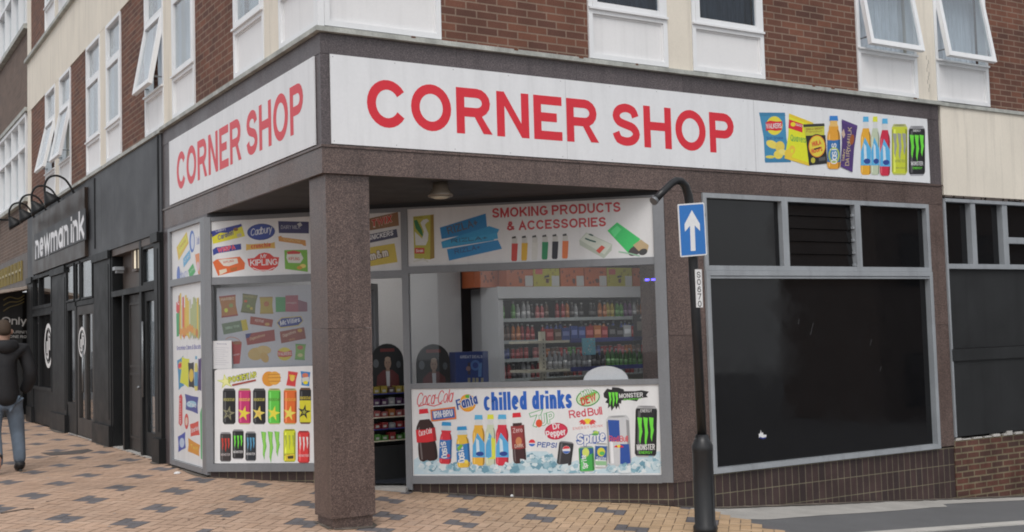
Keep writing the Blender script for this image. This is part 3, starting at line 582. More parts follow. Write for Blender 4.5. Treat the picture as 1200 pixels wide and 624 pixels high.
# soffit of the recessed corner
def tri(b,z0,z1):
    p=[(.03,.03),(3.735,.03),(3.735,.10),(.10,3.41),(.03,3.41)]
    fz=Frame((0,0,0),(1,0,0),(0,0,1))
    b.face([(x,y,z0) for x,y in p]); b.face([(x,y,z1) for x,y in p])
    for i in range(5): a,c=p[i],p[(i+1)%5]; b.face([(a[0],a[1],z0),(c[0],c[1],z0),(c[0],c[1],z1),(a[0],a[1],z1)])
one(lambda b:tri(b,3.037,3.06),'soffit','soffit_paint',bld)
# free-standing corner column
def colm(b):
    b.wbox(.045,.455,.045,.425,.062,1.688); b.wbox(.045,.455,.045,.425,1.691,3.036)
c_=one(colm,'corner_column','red_granite',bld,bevel=.004)
one(lambda b:b.wbox(.065,.435,.065,.405,-.2,.06),'column_plinth','red_granite',c_)
# pillars on the right facade
def pil(u0,u1,z0,z1,d=.0,n=2):
    b=MB(); h=(z1-z0)/n
    for i in range(n): b.box(FR,u0,u1,z0+i*h+.0015,z0+(i+1)*h-.0015,-.3,d)
    b.build('granite_pillar','red_granite',bld,bevel=.003)
pil(3.745,4.245,.04,3.033); 
one(lambda b:b.wbox(3.745,3.79,.30,.45,.05,3.03),'pillar_return','red_granite',bld)
pil(7.82,8.095,.10,3.033)
pil_l=one(lambda b:b.box(FL,4.985,5.29,.12,3.033,-.3,.0),'granite_pillar','dark_granite',bld)
# big black window, right facade
W=one(lambda b:(b.ring(FR,4.25,7.815,.09,2.21,.055,-.10,.03),b.box(FR,4.305,7.76,2.125,2.150,-.1,.02)),'shop_window','pale_aluminium',bld,bevel=.003)
one(lambda b:b.box(FR,4.305,7.76,.145,2.155,-.06,-.045),'pane','black_glass',W)
W=one(lambda b:(b.ring(FR,4.25,7.815,2.212,3.03,.05,-.10,.02),b.box(FR,5.38,5.47,2.262,2.98,-.1,.02),b.box(FR,6.53,6.62,2.262,2.98,-.1,.02)),'shop_window','pale_aluminium',bld,bevel=.003)
one(lambda b:b.box(FR,4.30,5.38,2.262,2.98,-.06,-.045),'pane','black_glass',W); one(lambda b:b.box(FR,6.62,7.765,2.262,2.98,-.06,-.045),'pane','black_glass',W)
def louv(b):
    for i in range(5):
        z=2.262+i*.1436; f=Frame((0,0,0),(1,0,0),(0,-1,0)); 
        b.face([f.P(5.47,z,-.035),f.P(6.53,z,-.035),f.P(6.53,z+.1436,-.055),f.P(5.47,z+.1436,-.055)]); b.face([f.P(5.47,z,-.041),f.P(6.53,z,-.041),f.P(6.53,z+.1436,-.061),f.P(5.47,z+.1436,-.061)]); b.face([f.P(5.47,z,-.041),f.P(6.53,z,-.041),f.P(6.53,z,-.035),f.P(5.47,z,-.035)])
one(lambda b:[b.box(FR,7.93+.02*math.sin(k*2.1),7.934+.02*math.sin(k*2.1),4.42+k*.05,4.47+k*.05,.012,.0135) for k in range(9)],'render_crack','old_shutter',bld)
one(louv,'louvre_blades','black_glass',W); one(lambda b:b.box(FR,5.47,6.53,2.262,2.98,-.12,-.11),'backing_board','soffit_paint',W)
one(lambda b:[b.box(FR,6.507,6.53,2.27+i*.1436,2.30+i*.1436,-.03,-.0) for i in range(5)],'louvre_clip','pale_aluminium',W)
for (u_,z_,du_,dz_) in ((5.62,1.62,.015,.06),(5.80,1.50,.05,.13),(6.75,1.35,.03,.07),(6.9,1.05,.02,.05)):
    one(lambda b:b.face([FR.P(u_,z_,-.0445),FR.P(u_+.004,z_,-.0445),FR.P(u_+du_+.004,z_+dz_,-.0445),FR.P(u_+du_,z_+dz_,-.0445)]),'scratch','inner_dark',bld,recalc=False)
# tiled plinth
def plinth(b):
    b.box(FR,3.745,8.095,-1.0,.088,-.25,-.012); 
one(plinth,'tiled_plinth','glazed_tile',bld)
pd=FD
one(lambda b:b.box(FD,2.30,LD,-.6,.045,-.2,-.01),'tiled_plinth','glazed_tile',bld)
one(lambda b:b.box(FD,0,1.40,-.6,.185,-.2,-.01),'tiled_plinth','glazed_tile',bld)
one(lambda b:b.box(FL,3.42,4.985,-.6,.135,-.2,-.012),'tiled_plinth','glazed_tile',bld)
# ---- recessed diagonal shopfront
al='grey_aluminium'
def diagA(b):
    b.box(FD,-.03,.05,.18,2.99,-.05,.03); b.box(FD,1.33,1.42,.0,2.99,-.05,.02); b.box(FD,.05,1.33,.18,.262,-.05,.035); b.box(FD,.05,1.33,2.235,2.315,-.05,.02); b.box(FD,.05,1.33,2.945,2.99,-.05,.02)
W=one(diagA,'shop_window',al,bld,bevel=.003); one(lambda b:b.box(FD,.05,1.33,.262,2.235,-.02,-.014),'pane','shop_glass',W)
def diagB(b):
    b.box(FD,2.245,2.315,-.02,2.99,-.05,.02); b.box(FD,4.945,5.06,.05,2.99,-.05,.03); b.box(FD,2.315,4.945,.045,.122,-.05,.035); b.box(FD,2.315,4.945,1.045,1.10,-.05,.02); b.box(FD,2.315,4.945,2.275,2.35,-.05,.02); b.box(FD,2.315,4.945,2.97,2.99,-.05,.02)
W=one(diagB,'shop_window',al,bld,bevel=.003); one(lambda b:b.box(FD,2.315,4.945,1.10,2.275,-.02,-.014),'pane','shop_glass',W)
one(lambda b:b.box(FD,1.42,2.245,2.235,2.315,-.05,.02),'door_transom',al,bld); one(lambda b:b.box(FD,1.42,2.245,2.945,2.99,-.05,.02),'head_rail',al,bld)
one(lambda b:b.box(FD,0,LD-.07,2.99,3.036,-.06,.0),'head_board','soffit_paint',bld)
one(lambda b:b.box(FD,1.38,2.26,-.25,.008,-.35,.10),'door_step','concrete',bld)
# shop door, standing open into the shop
dl=Frame(FD.P(1.46,0,-.06),-FD.n*.93+FD.u*.30,FD.u)
D_=one(lambda b:b.ring(dl,0,.80,.03,2.22,.07,-.04,0,wb=.2),'shop_door',al,bld); one(lambda b:b.box(dl,.07,.73,.23,2.15,-.023,-.017),'pane','shop_glass',D_); one(lambda b:b.tube([dl.P(.70,.9,.05),dl.P(.70,1.4,.05)],.012),'handle','steel_grey',D_)
# narrow side window on the left facade
def side(b):
    b.box(FL,4.90,4.985,.14,3.0,-.05,.03); b.box(FL,3.42,3.60,.14,3.0,-.05,.03); b.box(FL,3.60,4.90,.14,.20,-.05,.035); b.box(FL,3.60,4.90,2.29,2.37,-.05,.03); b.box(FL,3.60,4.90,2.96,3.0,-.05,.03)
one(side,'side_window',al,bld,bevel=.003)
one(lambda b:b.box(FL,3.42,4.985,3.0,3.034,-.2,.0),'head_board','dark_granite',bld)
# ---- shop interior shell
one(lambda b:b.face([(x,y,.03) for x,y in [(.2,3.35),(3.7,.15),(7.9,.3),(7.9,6.5),(.2,6.5)]]),'shop_floor','floor_vinyl',bld,recalc=False)
one(lambda b:b.wbox(.2,7.9,.32,6.5,3.07,3.10),'shop_ceiling','ceiling_paint',bld)
for q_ in ((.22,3.93,4.75,4.85),(3.83,3.93,4.85,5.4),(.20,.30,3.6,4.75),(7.85,7.95,.36,5.4),(3.85,7.95,.30,.36)): one(lambda b:b.wbox(*q_,.03,3.07),'inner_wall','inner_wall_paint',bld)
one(lambda b:b.wbox(3.93,7.85,5.4,5.5,.03,3.07),'inner_wall','inner_dark',bld)
# ---- annex bay right of the corner shop
one(lambda b:b.box(FR,8.13,12.0,3.16,4.268,-.25,.006),'rendered_panel','cream_render',bld)
one(lambda b:b.box(FR,8.13,12.0,4.268,4.312,-.25,.03),'ledge','coping_metal',bld)
def crack(b):
    rr=random.Random(5); u=8.14
    while u<11.9:
        l=rr.uniform(.04,.2); b.box(FR,u,u+l,3.118+rr.uniform(0,.02),3.158,-.02,.004+rr.uniform(0,.006)); u+=l+rr.uniform(.0,.05)
one(crack,'flaking_edge','old_shutter',bld)
one(lambda b:b.box(FR,8.11,12,3.075,3.116,-.1,.03),'window_head','pale_aluminium',bld)
def fr2(b):
    b.box(FR,8.10,8.13,.20,3.075,-.1,.02); b.box(FR,8.13,12,2.25,2.31,-.1,.02)
    for u,w in ((8.60,.09),(9.22,.10),(10.2,.09),(11.1,.09)): b.box(FR,u,u+w,2.31,3.075,-.1,.018)
    b.box(FR,9.32,10.2,2.58,2.66,-.1,.015)
W=one(fr2,'shop_window','pale_aluminium',bld,bevel=.003); one(lambda b:b.box(FR,8.13,12,2.31,3.075,-.08,-.06),'pane','black_glass',W)
one(lambda b:b.box(FR,8.13,12,1.27,2.25,-.1,-.03),'boarded_panel','black_board',bld)
one(lambda b:(b.box(FR,8.11,12,1.12,1.265,-.1,.025),b.box(FR,8.11,12,.20,1.12,-.1,-.0)),'boarded_panel','black_board',bld)
one(lambda b:b.box(FR,8.10,12,-1.6,.155,-.25,.002),'low_brick_wall','low_brick',bld)
def rub(b):
    rr=random.Random(9); u=8.12
    while u<11.8: l=rr.uniform(.03,.18); b.box(FR,u,u+l,.157,.16+rr.uniform(.01,.05),-.05,.012); u+=l+rr.uniform(0,.1)
one(rub,'crumbling_mortar','kerb_stone',bld)
# ---- black shopfront (tattoo shop) on the left facade
bp='black_paint'
one(lambda b:(b.box(FL,5.30,8.83,3.0,4.25,-.25,.02),b.box(FL,8.835,9.30,3.0,4.25,-.25,.02),b.box(FL,9.305,10.05,3.0,4.25,-.25,.015)),'shopfront_fascia','charcoal_panel',bld)
one(lambda b:(b.box(FL,10.05,15.2,3.0,4.25,-.25,.0),b.box(FL,15.2,15.93,3.0,4.25,-.25,.02)),'shopfront_fascia','charcoal_panel',bld)
one(lambda b:(b.box(FL,5.28,15.93,4.252,4.30,-.25,.05)),'fascia_capping','coping_metal',bld)
one(lambda b:(b.box(FL,9.28,9.34,3.1,4.2,.02,.035),b.box(FL,5.42,5.46,3.02,4.24,.02,.035)),'fascia_trim',bp,bld)
for u0,u1,d in ((5.16+.14,5.60,.05),(8.28,9.42,.02),(11.75,13.15,.02),(15.3,15.9,.02)):
    f=one(lambda b:(b.box(FL,u0,u1,.05,2.995,-.25,d),b.box(FL,u0+.1,u1-.1,.5,2.8,d,d+.008),b.box(FL,u0-.02,u1+.02,2.88,2.998,d,d+.04)),'pilaster',bp,bld,bevel=.004)
    one(lambda b:b.box(FL,u0-.03,u1+.03,-.1,.42,d-.05,d+.04),'pilaster_base',bp,f,bevel=.006)
one(lambda b:b.box(FL,5.62,15.3,-.2,.125,-1.1,-.0),'threshold','concrete',bld)
FT=Frame((-.13,0,0),(0,1,0),(-1,0,0))
# bay 1: panelled door with lights, boarded transoms, slim glazed door
one(lambda b:(b.box(FT,5.62,8.28,2.30,2.38,-.3,-.12),b.box(FT,6.45,6.56,.13,2.995,-.3,-.125),b.box(FT,5.60,5.70,.13,2.30,-.3,-.125),b.box(FT,7.5,7.58,.13,2.30,-.3,-.125),b.box(FT,8.2,8.28,.13,2.995,-.3,-.125)),'door_frame',bp,bld,bevel=.004)
one(lambda b:(b.box(FT,6.56,8.2,2.38,2.995,-.34,-.28),b.box(FT,5.62,8.28,2.9,2.995,-.28,-.13)),'transom_board','old_shutter',bld)
w_=one(lambda b:b.ring(FT,5.64,6.45,2.38,2.9,.04,-.2,-.14),'transom_window',bp,bld); one(lambda b:b.box(FT,5.68,6.41,2.42,2.86,-.18,-.172),'pane','window_glass',w_); one(lambda b:b.box(FT,5.66,6.43,2.4,2.88,-.20,-.19),'blind','paper_white',w_)
d_=one(lambda b:(b.ring(FT,5.72,6.44,.14,2.29,.12,-.22,-.16,wb=.3),),'entrance_door',bp,bld,bevel=.004); one(lambda b:b.box(FT,5.84,6.32,.44,2.17,-.2,-.192),'pane','window_glass',d_); one(lambda b:b.box(FT,5.84,6.32,.44,2.17,-.215,-.205),'poster_backing','inner_wall_paint',d_); one(lambda b:b.tube([FT.P(6.38,.9,-.12),FT.P(6.38,1.9,-.12)],.014),'handle','steel_grey',d_)
def dd(b):
    b.box(FT,6.57,7.49,.14,2.29,-.26,-.2)
    for i in range(2): b.ring(FT,6.65,7.41,.3+i*.98,1.2+i*.98,.03,-.2,-.185)
d_=one(dd,'entrance_door','door_brown',bld,bevel=.004); one(lambda b:b.box(FT,6.60,6.66,1.22,1.72,-.185,-.15),'finger_plate','pale_aluminium',d_); one(lambda b:b.lathe(FT.P(6.63,1.02,-.18),[(.02,0),(.02,.03),(.012,.04),(.03,.06),(.0,.085)],12,FT.n),'handle','steel_grey',d_)
def slat(b):
    b.box(FT,7.58,8.2,.14,2.29,-.40,-.34)
    for i in range(9): b.box(FT,7.60,8.18,.25+i*.225,.36+i*.225,-.34,-.28)
one(slat,'slatted_side_panel','door_brown',bld)
# bay 2: double glazed door
one(lambda b:(b.box(FT,9.42,11.75,2.26,2.34,-.3,-.12),b.box(FT,10.42,10.5,2.34,2.995,-.3,-.12),b.box(FT,9.42,9.50,.13,2.995,-.3,-.12),b.box(FT,10.9,11.0,.13,2.995,-.3,-.12),b.box(FT,11.0,11.75,.13,.6,-.3,-.13)),'door_frame',bp,bld,bevel=.004)
w_=one(lambda b:b.ring(FT,11.0,11.73,.6,2.26,.05,-.2,-.12),'side_light',bp,bld); one(lambda b:b.box(FT,11.05,11.68,.65,2.21,-.17,-.16),'pane','black_glass',w_)
for a,c in ((9.52,10.41),(10.52,10.88),(11.02,11.72)):
    w_=one(lambda b:b.ring(FT,a,c,2.35,2.99,.03,-.16,-.1),'transom_window',bp,bld); one(lambda b:b.box(FT,a+.03,c-.03,2.38,2.96,-.13,-.12),'pane','window_glass',w_); one(lambda b:b.box(FT,a+.02,c-.02,2.37,2.97,-.30,-.28),'blind','curtain_cloth' if a<10 else 'old_shutter',w_)
d_=one(lambda b:(b.ring(FT,9.52,10.88,.14,2.25,.14,-.2,-.13,wb=.28),b.box(FT,10.13,10.29,.42,2.11,-.2,-.13)),'entrance_door','door_brown',bld,bevel=.004)
for a,c in ((9.66,10.13),(10.29,10.74)): one(lambda b:b.box(FT,a,c,.42,2.11,-.17,-.162),'pane','window_glass',d_)
one(lambda b:b.tube([FT.P(10.21,.85,-.09),FT.P(10.21,1.5,-.09)],.016),'handle','steel_grey',d_)
one(lambda b:b.box(FT,9.5,10.9,.14,2.9,-1.05,-1.0),'lobby_wall','inner_dark',bld)
# bay 3: window with round emblem
one(lambda b:b.box(FT,13.15,15.3,.1,.78,-.3,-.13),'stall_riser',bp,bld); one(lambda b:b.box(FT,13.15,15.3,2.26,2.34,-.3,-.12),'window_transom',bp,bld)
for z0,z1 in ((.78,2.26),(2.34,2.995)):
    w_=one(lambda b:(b.ring(FT,13.15,15.3,z0,z1,.06,-.2,-.1),b.box(FT,14.5,14.56,z0+.06,z1-.06,-.2,-.1)),'shop_window',bp,bld); one(lambda b:b.box(FT,13.21,15.24,z0+.06,z1-.06,-.16,-.15),'pane','black_glass',w_)
def emblem(u,z,r,d,par,ru=None):
    a=MB(); ru=ru or r
    def ringp(r0,r1,n=30):
        for i in range(n):
            t0,t1=2*math.pi*i/n,2*math.pi*(i+1)/n
            q=[(u+ru*k*math.cos(t)/1,z+r*k*math.sin(t)) for k,t in ((r0,t0),(r1,t0),(r1,t1),(r0,t1))]
            a.face([FT.P(x,y,d) for x,y in q])
    ringp(.8,1.0)
    for pts in ([(-.1,-.75),(.1,-.75),(.1,.75),(-.1,.75)],[(-.45,-.2),(-.2,-.2),(-.2,.35),(-.45,.35)],[(.2,-.35),(.45,-.35),(.45,.2),(.2,.2)],[(-.45,.35),(.1,.6),(.1,.75),(-.45,.5)],[(.45,-.35),(-.1,-.6),(-.1,-.75),(.45,-.5)]):
        a.face([FT.P(u+x*ru,z+y*r,d+.001) for x,y in pts])
    a.build('window_emblem','paper_white',par,recalc=False)
emblem(13.75,1.62,.42,-.146,w_); emblem(10.45,1.66,.25,-.125,d_,.30)
W_=(.80,.80,.81); RED=(.70,.016,.034); DR=(.5,.02,.03); YEL=(.85,.72,.02); LY=(.85,.82,.12); BLK=(.012,.012,.014); BLU=(.02,.10,.42); DBL=(.015,.03,.16); CY=(.10,.45,.75); ORG=(.82,.25,.02); GRN=(.05,.42,.06); LG=(.25,.72,.08); PUR=(.07,.03,.16); GRY=(.4,.4,.42); CLAW=(.16,.75,.05); NAVY=(.012,.02,.10); BRN=(.22,.08,.03); TAN=(.62,.36,.12); CRM=(.75,.68,.45)
def sign(a,name,label,cat,group=None,m='vinyl_white'):
    o=a.build(name,[m,'print'],None,recalc=False); return tag(o,label,cat,group)
# ---- big fascia signs
a=Art(FR,d=.014); a.board(.085,7.872,3.292,4.080,th=.012,c=(.79,.80,.815))
a.mi=1
a.text('CORNER SHOP',430.5,148.3,861,180.8,56.5,RED,w=.212,gap=.135,space=.30)
a.L=0
for x in (663,):   # board joints
    u,_=a.m(x,120); a.raw([(u-.002,3.293),(u+.002,3.293),(u+.002,4.079),(u-.002,4.079)],(.5,.5,.52))
u,_=a.m(884,150); a.raw([(u-.003,3.293),(u+.003,3.293),(u+.003,4.079),(u-.003,4.079)],(.45,.45,.47))
for i in range(14):
    for z in (3.315,4.058): a.raw([(.11+i*.596+k*.006*math.cos(j),z+k*.006*math.sin(j)) for k,j in [(1,t*math.pi/3) for t in range(6)]],(.42,.42,.44)); a.L=2
a.L=3
a.off=(880,120); a.sc=5.4545
# crisps, drinks and chocolate printed at the right end
a.bag([(52,66),(217,67),(255,384),(90,387)],(.05,.27,.47),(.04,.22,.4)); a.ell(150,150,52,60,(.80,.70,.05)); a.poly([(94,130),(120,118),(160,124),(200,122),(196,178),(160,184),(125,178),(96,184)],RED); a.text('WALKERS',98,170,196,166,32,W_,w=.2)
a.text('Salt Shake',100,240,205,236,18,(.02,.08,.3),w=.14)
a.ell(135,270,40,24,(.85,.70,.12),25); a.ell(185,285,30,36,(.8,.62,.1),0); a.ell(175,335,30,28,(.85,.68,.1)); a.ell(205,320,30,18,(.88,.75,.2),20); a.ell(122,350,30,10,(.75,.66,.1))
a.bag([(243,72),(398,132),(372,408),(214,358)],(.78,.80,.02),(.80,.60,.02)); a.poly([(243,110),(330,140),(328,195),(238,165)],RED); a.ell(268,142,16,14,YEL); a.text('SNACKS',284,150,328,162,16,W_); a.text('Quavers',252,248,350,262,42,(.10,.40,.08),w=.18)
a.ell(262,305,20,28,(.85,.55,.05)); a.ell(240,330,26,30,(.85,.60,.05)); a.ell(262,312,9,13,(.78,.80,.02)); a.poly([(216,350),(290,365),(330,385),(372,395),(372,408),(214,360)],(.85,.6,.04))
a.bag([(332,142),(468,136),(486,392),(370,404)],(.60,.60,.06),(.03,.03,.03)); a.poly([(348,215),(474,210),(486,392),(370,404)],BLK); a.ell(420,282,60,78,BLK); a.ell(420,282,54,71,ORG); a.ell(420,282,49,66,(.80,.66,.06)); a.text('HULA',392,285,448,270,30,RED,w=.24); a.text('HOOPS',388,330,456,312,30,RED,w=.24); a.poly([(400,298),(440,286),(442,294),(402,306)],BLK); a.ell(395,372,14,18,(.55,.5,.05)); a.poly([(430,356),(474,348),(474,372),(432,378)],(.10,.1,.1)); a.text('BBQ BEEF',352,180,462,172,12,(.3,.1,.02)); a.text('flavour',352,196,455,190,12,(.3,.1,.02))
a.bottle(484,88,570,430,(.78,.36,.03),(.03,.22,.6),(.03,.16,.42),l0=.45,l1=.86,neck=.52,glassc=(.8,.5,.15)); a.ell(528,340,36,52,(.45,.55,.08)); a.ell(528,338,26,40,(.06,.25,.5)); a.vtext('Oasis',(545,392),(540,262),36,W_)
a.bag([(578,110),(678,150),(646,448),(570,412)],PUR,(.09,.04,.2)); a.vtext('DAIRY MILK',(622,405),(640,160),22,(.62,.50,.28)); a.vtext('Cadbury',(592,375),(598,300),14,(.62,.50,.28)); a.ell(642,240,14,34,(.35,.10,.02),8); a.poly([(575,200),(590,170),(600,210),(588,232)],(.6,.45,.35))
for x0,x1,cc,cap,bt in ((698,770,(.82,.42,.03),CY,468),(764,822,(.55,.62,.45),(.75,.78,.05),468),(820,890,(.62,.02,.06),CY,474)):
    a.bottle(x0,92 if x0<800 else 105,x1,bt,cc,cap,neck=.42,sleeve=(.10,.45,.78),glassc=(.7,.72,.72))
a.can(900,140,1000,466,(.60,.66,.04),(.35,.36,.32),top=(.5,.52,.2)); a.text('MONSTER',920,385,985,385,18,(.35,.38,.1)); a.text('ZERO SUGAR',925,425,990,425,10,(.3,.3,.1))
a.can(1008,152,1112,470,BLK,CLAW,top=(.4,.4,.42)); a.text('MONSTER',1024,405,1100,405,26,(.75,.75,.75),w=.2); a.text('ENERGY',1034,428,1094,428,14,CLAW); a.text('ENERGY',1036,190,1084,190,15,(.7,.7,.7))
sign(a,'shop_sign','long white CORNER SHOP sign in red letters with printed snacks, facing the side street','shop sign')
a=Art(FL,d=.014); a.board(.12,4.935,3.295,4.080,th=.012,c=(.79,.80,.815)); a.text('CORNER SHOP',207.5,223.8,356,152.5,43.5,RED,w=.21,gap=.13,space=.30)
a.L=0
for i in range(9):
    for z in (3.315,4.058): a.raw([(.15+i*.59+.006*math.cos(t*math.pi/3),z+.006*math.sin(t*math.pi/3)) for t in range(6)],(.42,.42,.44)); a.L=0
sign(a,'shop_sign','shorter white sign with red CORNER SHOP lettering and no pictures, facing the pedestrian street','shop sign')
# ---- chilled drinks poster
dd_=.004
a=Art(FD,(470,440),3.871,d=dd_); a.board(2.318,4.942,.125,1.043,th=.005); 
def ice(x,y,r,k):
    rr=random.Random(k)
    for i in range(7):
        an=rr.uniform(0,360); c=rr.choice([(.50,.66,.73),(.36,.55,.64),(.66,.77,.81),(.16,.34,.44),(.60,.73,.78),(.76,.82,.84),(.25,.46,.56)]); q=[]
        n=rr.choice((4,5,4)); cx=x+rr.uniform(-.5,.5)*r; cyy=y+rr.uniform(-.4,.4)*r; s=r*rr.uniform(.35,.7)
        a.poly([(cx+s*math.cos(R(an+360/n*j+rr.uniform(-14,14))),min(444,cyy+s*.85*math.sin(R(an+360/n*j)))) for j in range(n)],c)
# bed of ice
def bed(pts,c): a.poly(pts,c)
bed([(58,449),(58,385),(90,362),(130,370),(165,395),(215,418),(260,425),(330,410),(380,395),(440,390),(500,400),(540,350),(600,345),(660,345),(710,385),(760,400),(800,385),(850,435),(930,420),(1000,400),(1060,370),(1120,350),(1176,345),(1176,444)],(.56,.71,.78))
rr=random.Random(4); st=a.L; a.step=.00012
for i in range(52):
    x=rr.uniform(70,1160); top=370 if x<170 or x>1040 or 530<x<710 else 405; y=rr.uniform(top+8,432); a.L=st+ (i%12)*3; ice(x,y,rr.uniform(20,42),i)
a.L=st+45; a.step=.00012
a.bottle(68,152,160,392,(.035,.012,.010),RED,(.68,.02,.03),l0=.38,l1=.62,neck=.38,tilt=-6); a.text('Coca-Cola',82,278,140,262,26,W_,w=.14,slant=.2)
a.text('Coca-Cola',68,140,232,122,58,(.68,.03,.05),w=.10,gap=.04,slant=.3); a.line([(80,142),(110,132),(150,140),(185,128)],4,(.68,.03,.05))
a.poly([(133,156),(246,142),(252,198),(138,210)],(.75,.18,.03)); a.poly([(140,163),(240,150),(245,191),(144,203)],(.04,.12,.4)); a.text('IRN-BRU',150,195,236,185,30,W_,w=.22,gap=.08)
a.ell(302,126,38,40,(.88,.36,.02)); a.ell(302,126,30,31,(.86,.45,.04)); a.ell(304,96,14,8,(.1,.45,.05)); a.text('Fanta',256,158,350,128,46,(.02,.08,.34),w=.22,gap=.08,slant=.1,out=W_,ow=.05)
a.text('chilled drinks',376,161,776,150,83,(.015,.12,.52),w=.25,gap=.09,space=.42); 
a.bottle(174,212,232,404,(.66,.03,.05),(.03,.30,.62),(.04,.18,.5),l0=.42,l1=.86,neck=.62,tilt=2,glassc=(.6,.7,.75)); a.vtext('Oasis',(212,372),(200,300),26,W_); a.ell(215,365,8,8,(.6,.05,.1))
a.bottle(250,232,312,420,(.82,.52,.06),(.03,.30,.62),(.04,.22,.55),l0=.42,l1=.86,neck=.60,tilt=-3,glassc=(.6,.7,.75)); a.vtext('Oasis',(290,392),(278,318),28,W_); a.ell(296,392,9,9,(.9,.7,.1)); a.poly([(254,330),(270,312),(284,318),(262,345)],(.2,.5,.05))
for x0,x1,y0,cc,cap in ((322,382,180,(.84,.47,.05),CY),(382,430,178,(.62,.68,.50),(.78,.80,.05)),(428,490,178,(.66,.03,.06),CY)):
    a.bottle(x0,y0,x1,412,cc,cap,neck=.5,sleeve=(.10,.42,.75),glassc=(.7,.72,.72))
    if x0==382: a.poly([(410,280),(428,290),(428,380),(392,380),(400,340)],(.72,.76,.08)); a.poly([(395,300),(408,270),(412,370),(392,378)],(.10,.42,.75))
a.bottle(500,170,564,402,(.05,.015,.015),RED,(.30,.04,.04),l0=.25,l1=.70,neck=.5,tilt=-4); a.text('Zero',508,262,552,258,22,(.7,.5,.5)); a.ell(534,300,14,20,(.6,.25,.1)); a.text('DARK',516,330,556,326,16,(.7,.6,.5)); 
a.text('7',590,238,640,222,62,W_,w=.22,slant=.25,out=(.05,.4,.1),ow=.05); a.text('UP',632,232,696,212,48,W_,w=.2,slant=.2,out=(.05,.4,.1),ow=.05); a.ell(626,218,15,18,(.75,.08,.02))
a.ell(704,254,57,42,W_,-8); a.ell(704,254,53,38,(.50,.01,.05),-8); a.ell(704,254,47,32,(.66,.03,.08),-8); a.text('Dr',690,246,722,240,26,W_,w=.2); a.text('Pepper',660,284,748,270,30,W_,w=.2,gap=.06)
a.ell(594,307,16,17,W_); a.ell(594,307,15,16,(.70,.03,.05),0,22,180,360); a.ell(594,307,15,16,(.03,.15,.55),0,22,15,165); a.text('PEPSI',616,326,704,330,24,(.02,.09,.36),w=.2,slant=.15)
a.can(712,300,778,408,(.035,.035,.04),top=(.3,.3,.32),tilt=7); a.ell(750,338,18,18,W_); a.ell(750,338,17,17,(.70,.03,.05),0,22,190,340); a.ell(750,338,17,17,(.03,.13,.5),0,22,20,160)
a.ell(848,103,55,38,(.03,.30,.05),-14); a.ell(848,103,50,33,(.62,.75,.50),-14); a.poly([(806,118),(828,92),(862,72),(892,78),(870,96),(838,112)],(.15,.55,.08)); a.text('Mtn',824,98,872,76,24,W_,w=.2,out=(.03,.30,.05),ow=.05); a.text('DEW',820,138,888,116,36,(.65,.03,.03),w=.24,gap=.07,slant=.1)
a.text('Red Bull',764,196,914,178,36,(.62,.05,.09),w=.17,gap=.06,space=.2)
a.ell(846,209,20,13,(.88,.66,.04)); 
for sgn in (-1,1): a.poly([(846+sgn*x,y) for x,y in [(6,218),(14,206),(24,200),(34,206),(40,214),(30,214),(36,224),(24,220),(16,226)]],(.70,.06,.06))
a.text('ENERGY DRINK',780,248,916,234,11,(.7,.25,.25),w=.16,gap=.35)
a.text('Sprite',798,315,926,298,46,W_,w=.23,gap=.07,slant=.15,out=(.02,.10,.42),ow=.06); a.ell(884,262,13,10,(.45,.65,.1)); a.ell(880,268,16,5,(.1,.4,.1))
a.can(808,322,876,438,(.06,.42,.08),tilt=-3,top=(.4,.45,.42)); a.poly([(812,332),(870,330),(872,352),(814,380)],(.02,.10,.30)); a.ell(838,350,16,20,(.65,.75,.15)); a.vtext('Sprite',(846,420),(836,360),20,W_)
a.can(878,308,938,420,(.72,.74,.74),tilt=2,top=(.5,.5,.5)); a.poly([(882,320),(934,322),(932,385),(880,382)],(.02,.10,.34)); a.ell(908,348,18,20,(.7,.65,.05)); a.ell(912,354,12,9,(.1,.5,.1)); a.text('Sprite',886,382,930,384,14,W_); a.poly([(880,388),(932,390),(932,408),(884,408)],(.3,.55,.3))
# blue and silver energy can
a.can(936,182,1040,412,(.60,.61,.63),tilt=-3,top=(.55,.56,.57)); a.poly([(938,202),(990,204),(994,300),(946,300)],(.02,.08,.36)); a.poly([(994,312),(1034,312),(1042,398),(994,410)],(.02,.08,.36)); a.text('Red Bull',944,302,1030,302,28,(.66,.06,.08),w=.17,gap=.05,space=.2); a.ell(988,322,10,7,(.85,.65,.05)); a.poly([(964,326),(978,316),(984,328)],RED); a.poly([(1012,326),(998,316),(992,328)],RED)
# paint splash logo and black can
rr=random.Random(8); q=[]
spl=[(918,82),(935,60),(955,66),(958,54),(985,56),(1010,64),(1012,72),(1060,72),(1090,68),(1124,74),(1112,90),(1120,100),(1080,104),(1070,118),(1030,112),(1000,114),(998,130),(988,126),(992,156),(984,140),(976,156),(970,140),(955,162),(950,140),(938,150),(940,128),(926,124),(936,108),(920,100)]
a.poly(spl,BLK); a.claw((948,80),(978,80),58,CLAW,5.5); a.text('MONSTER',990,104,1098,98,20,(.75,.75,.75),w=.2); a.text('ENERGY',1010,115,1090,110,8,CLAW)
a.can(1062,138,1160,372,BLK,None,top=(.45,.45,.46),tilt=1); a.claw((1084,196),(1136,196),118,CLAW,9); a.text('MONSTER',1070,340,1152,338,26,(.8,.8,.8),w=.2); a.text('ENERGY',1080,356,1140,356,12,CLAW); a.text('ENERGY',1086,168,1138,168,14,(.7,.7,.7))
L_=a.L
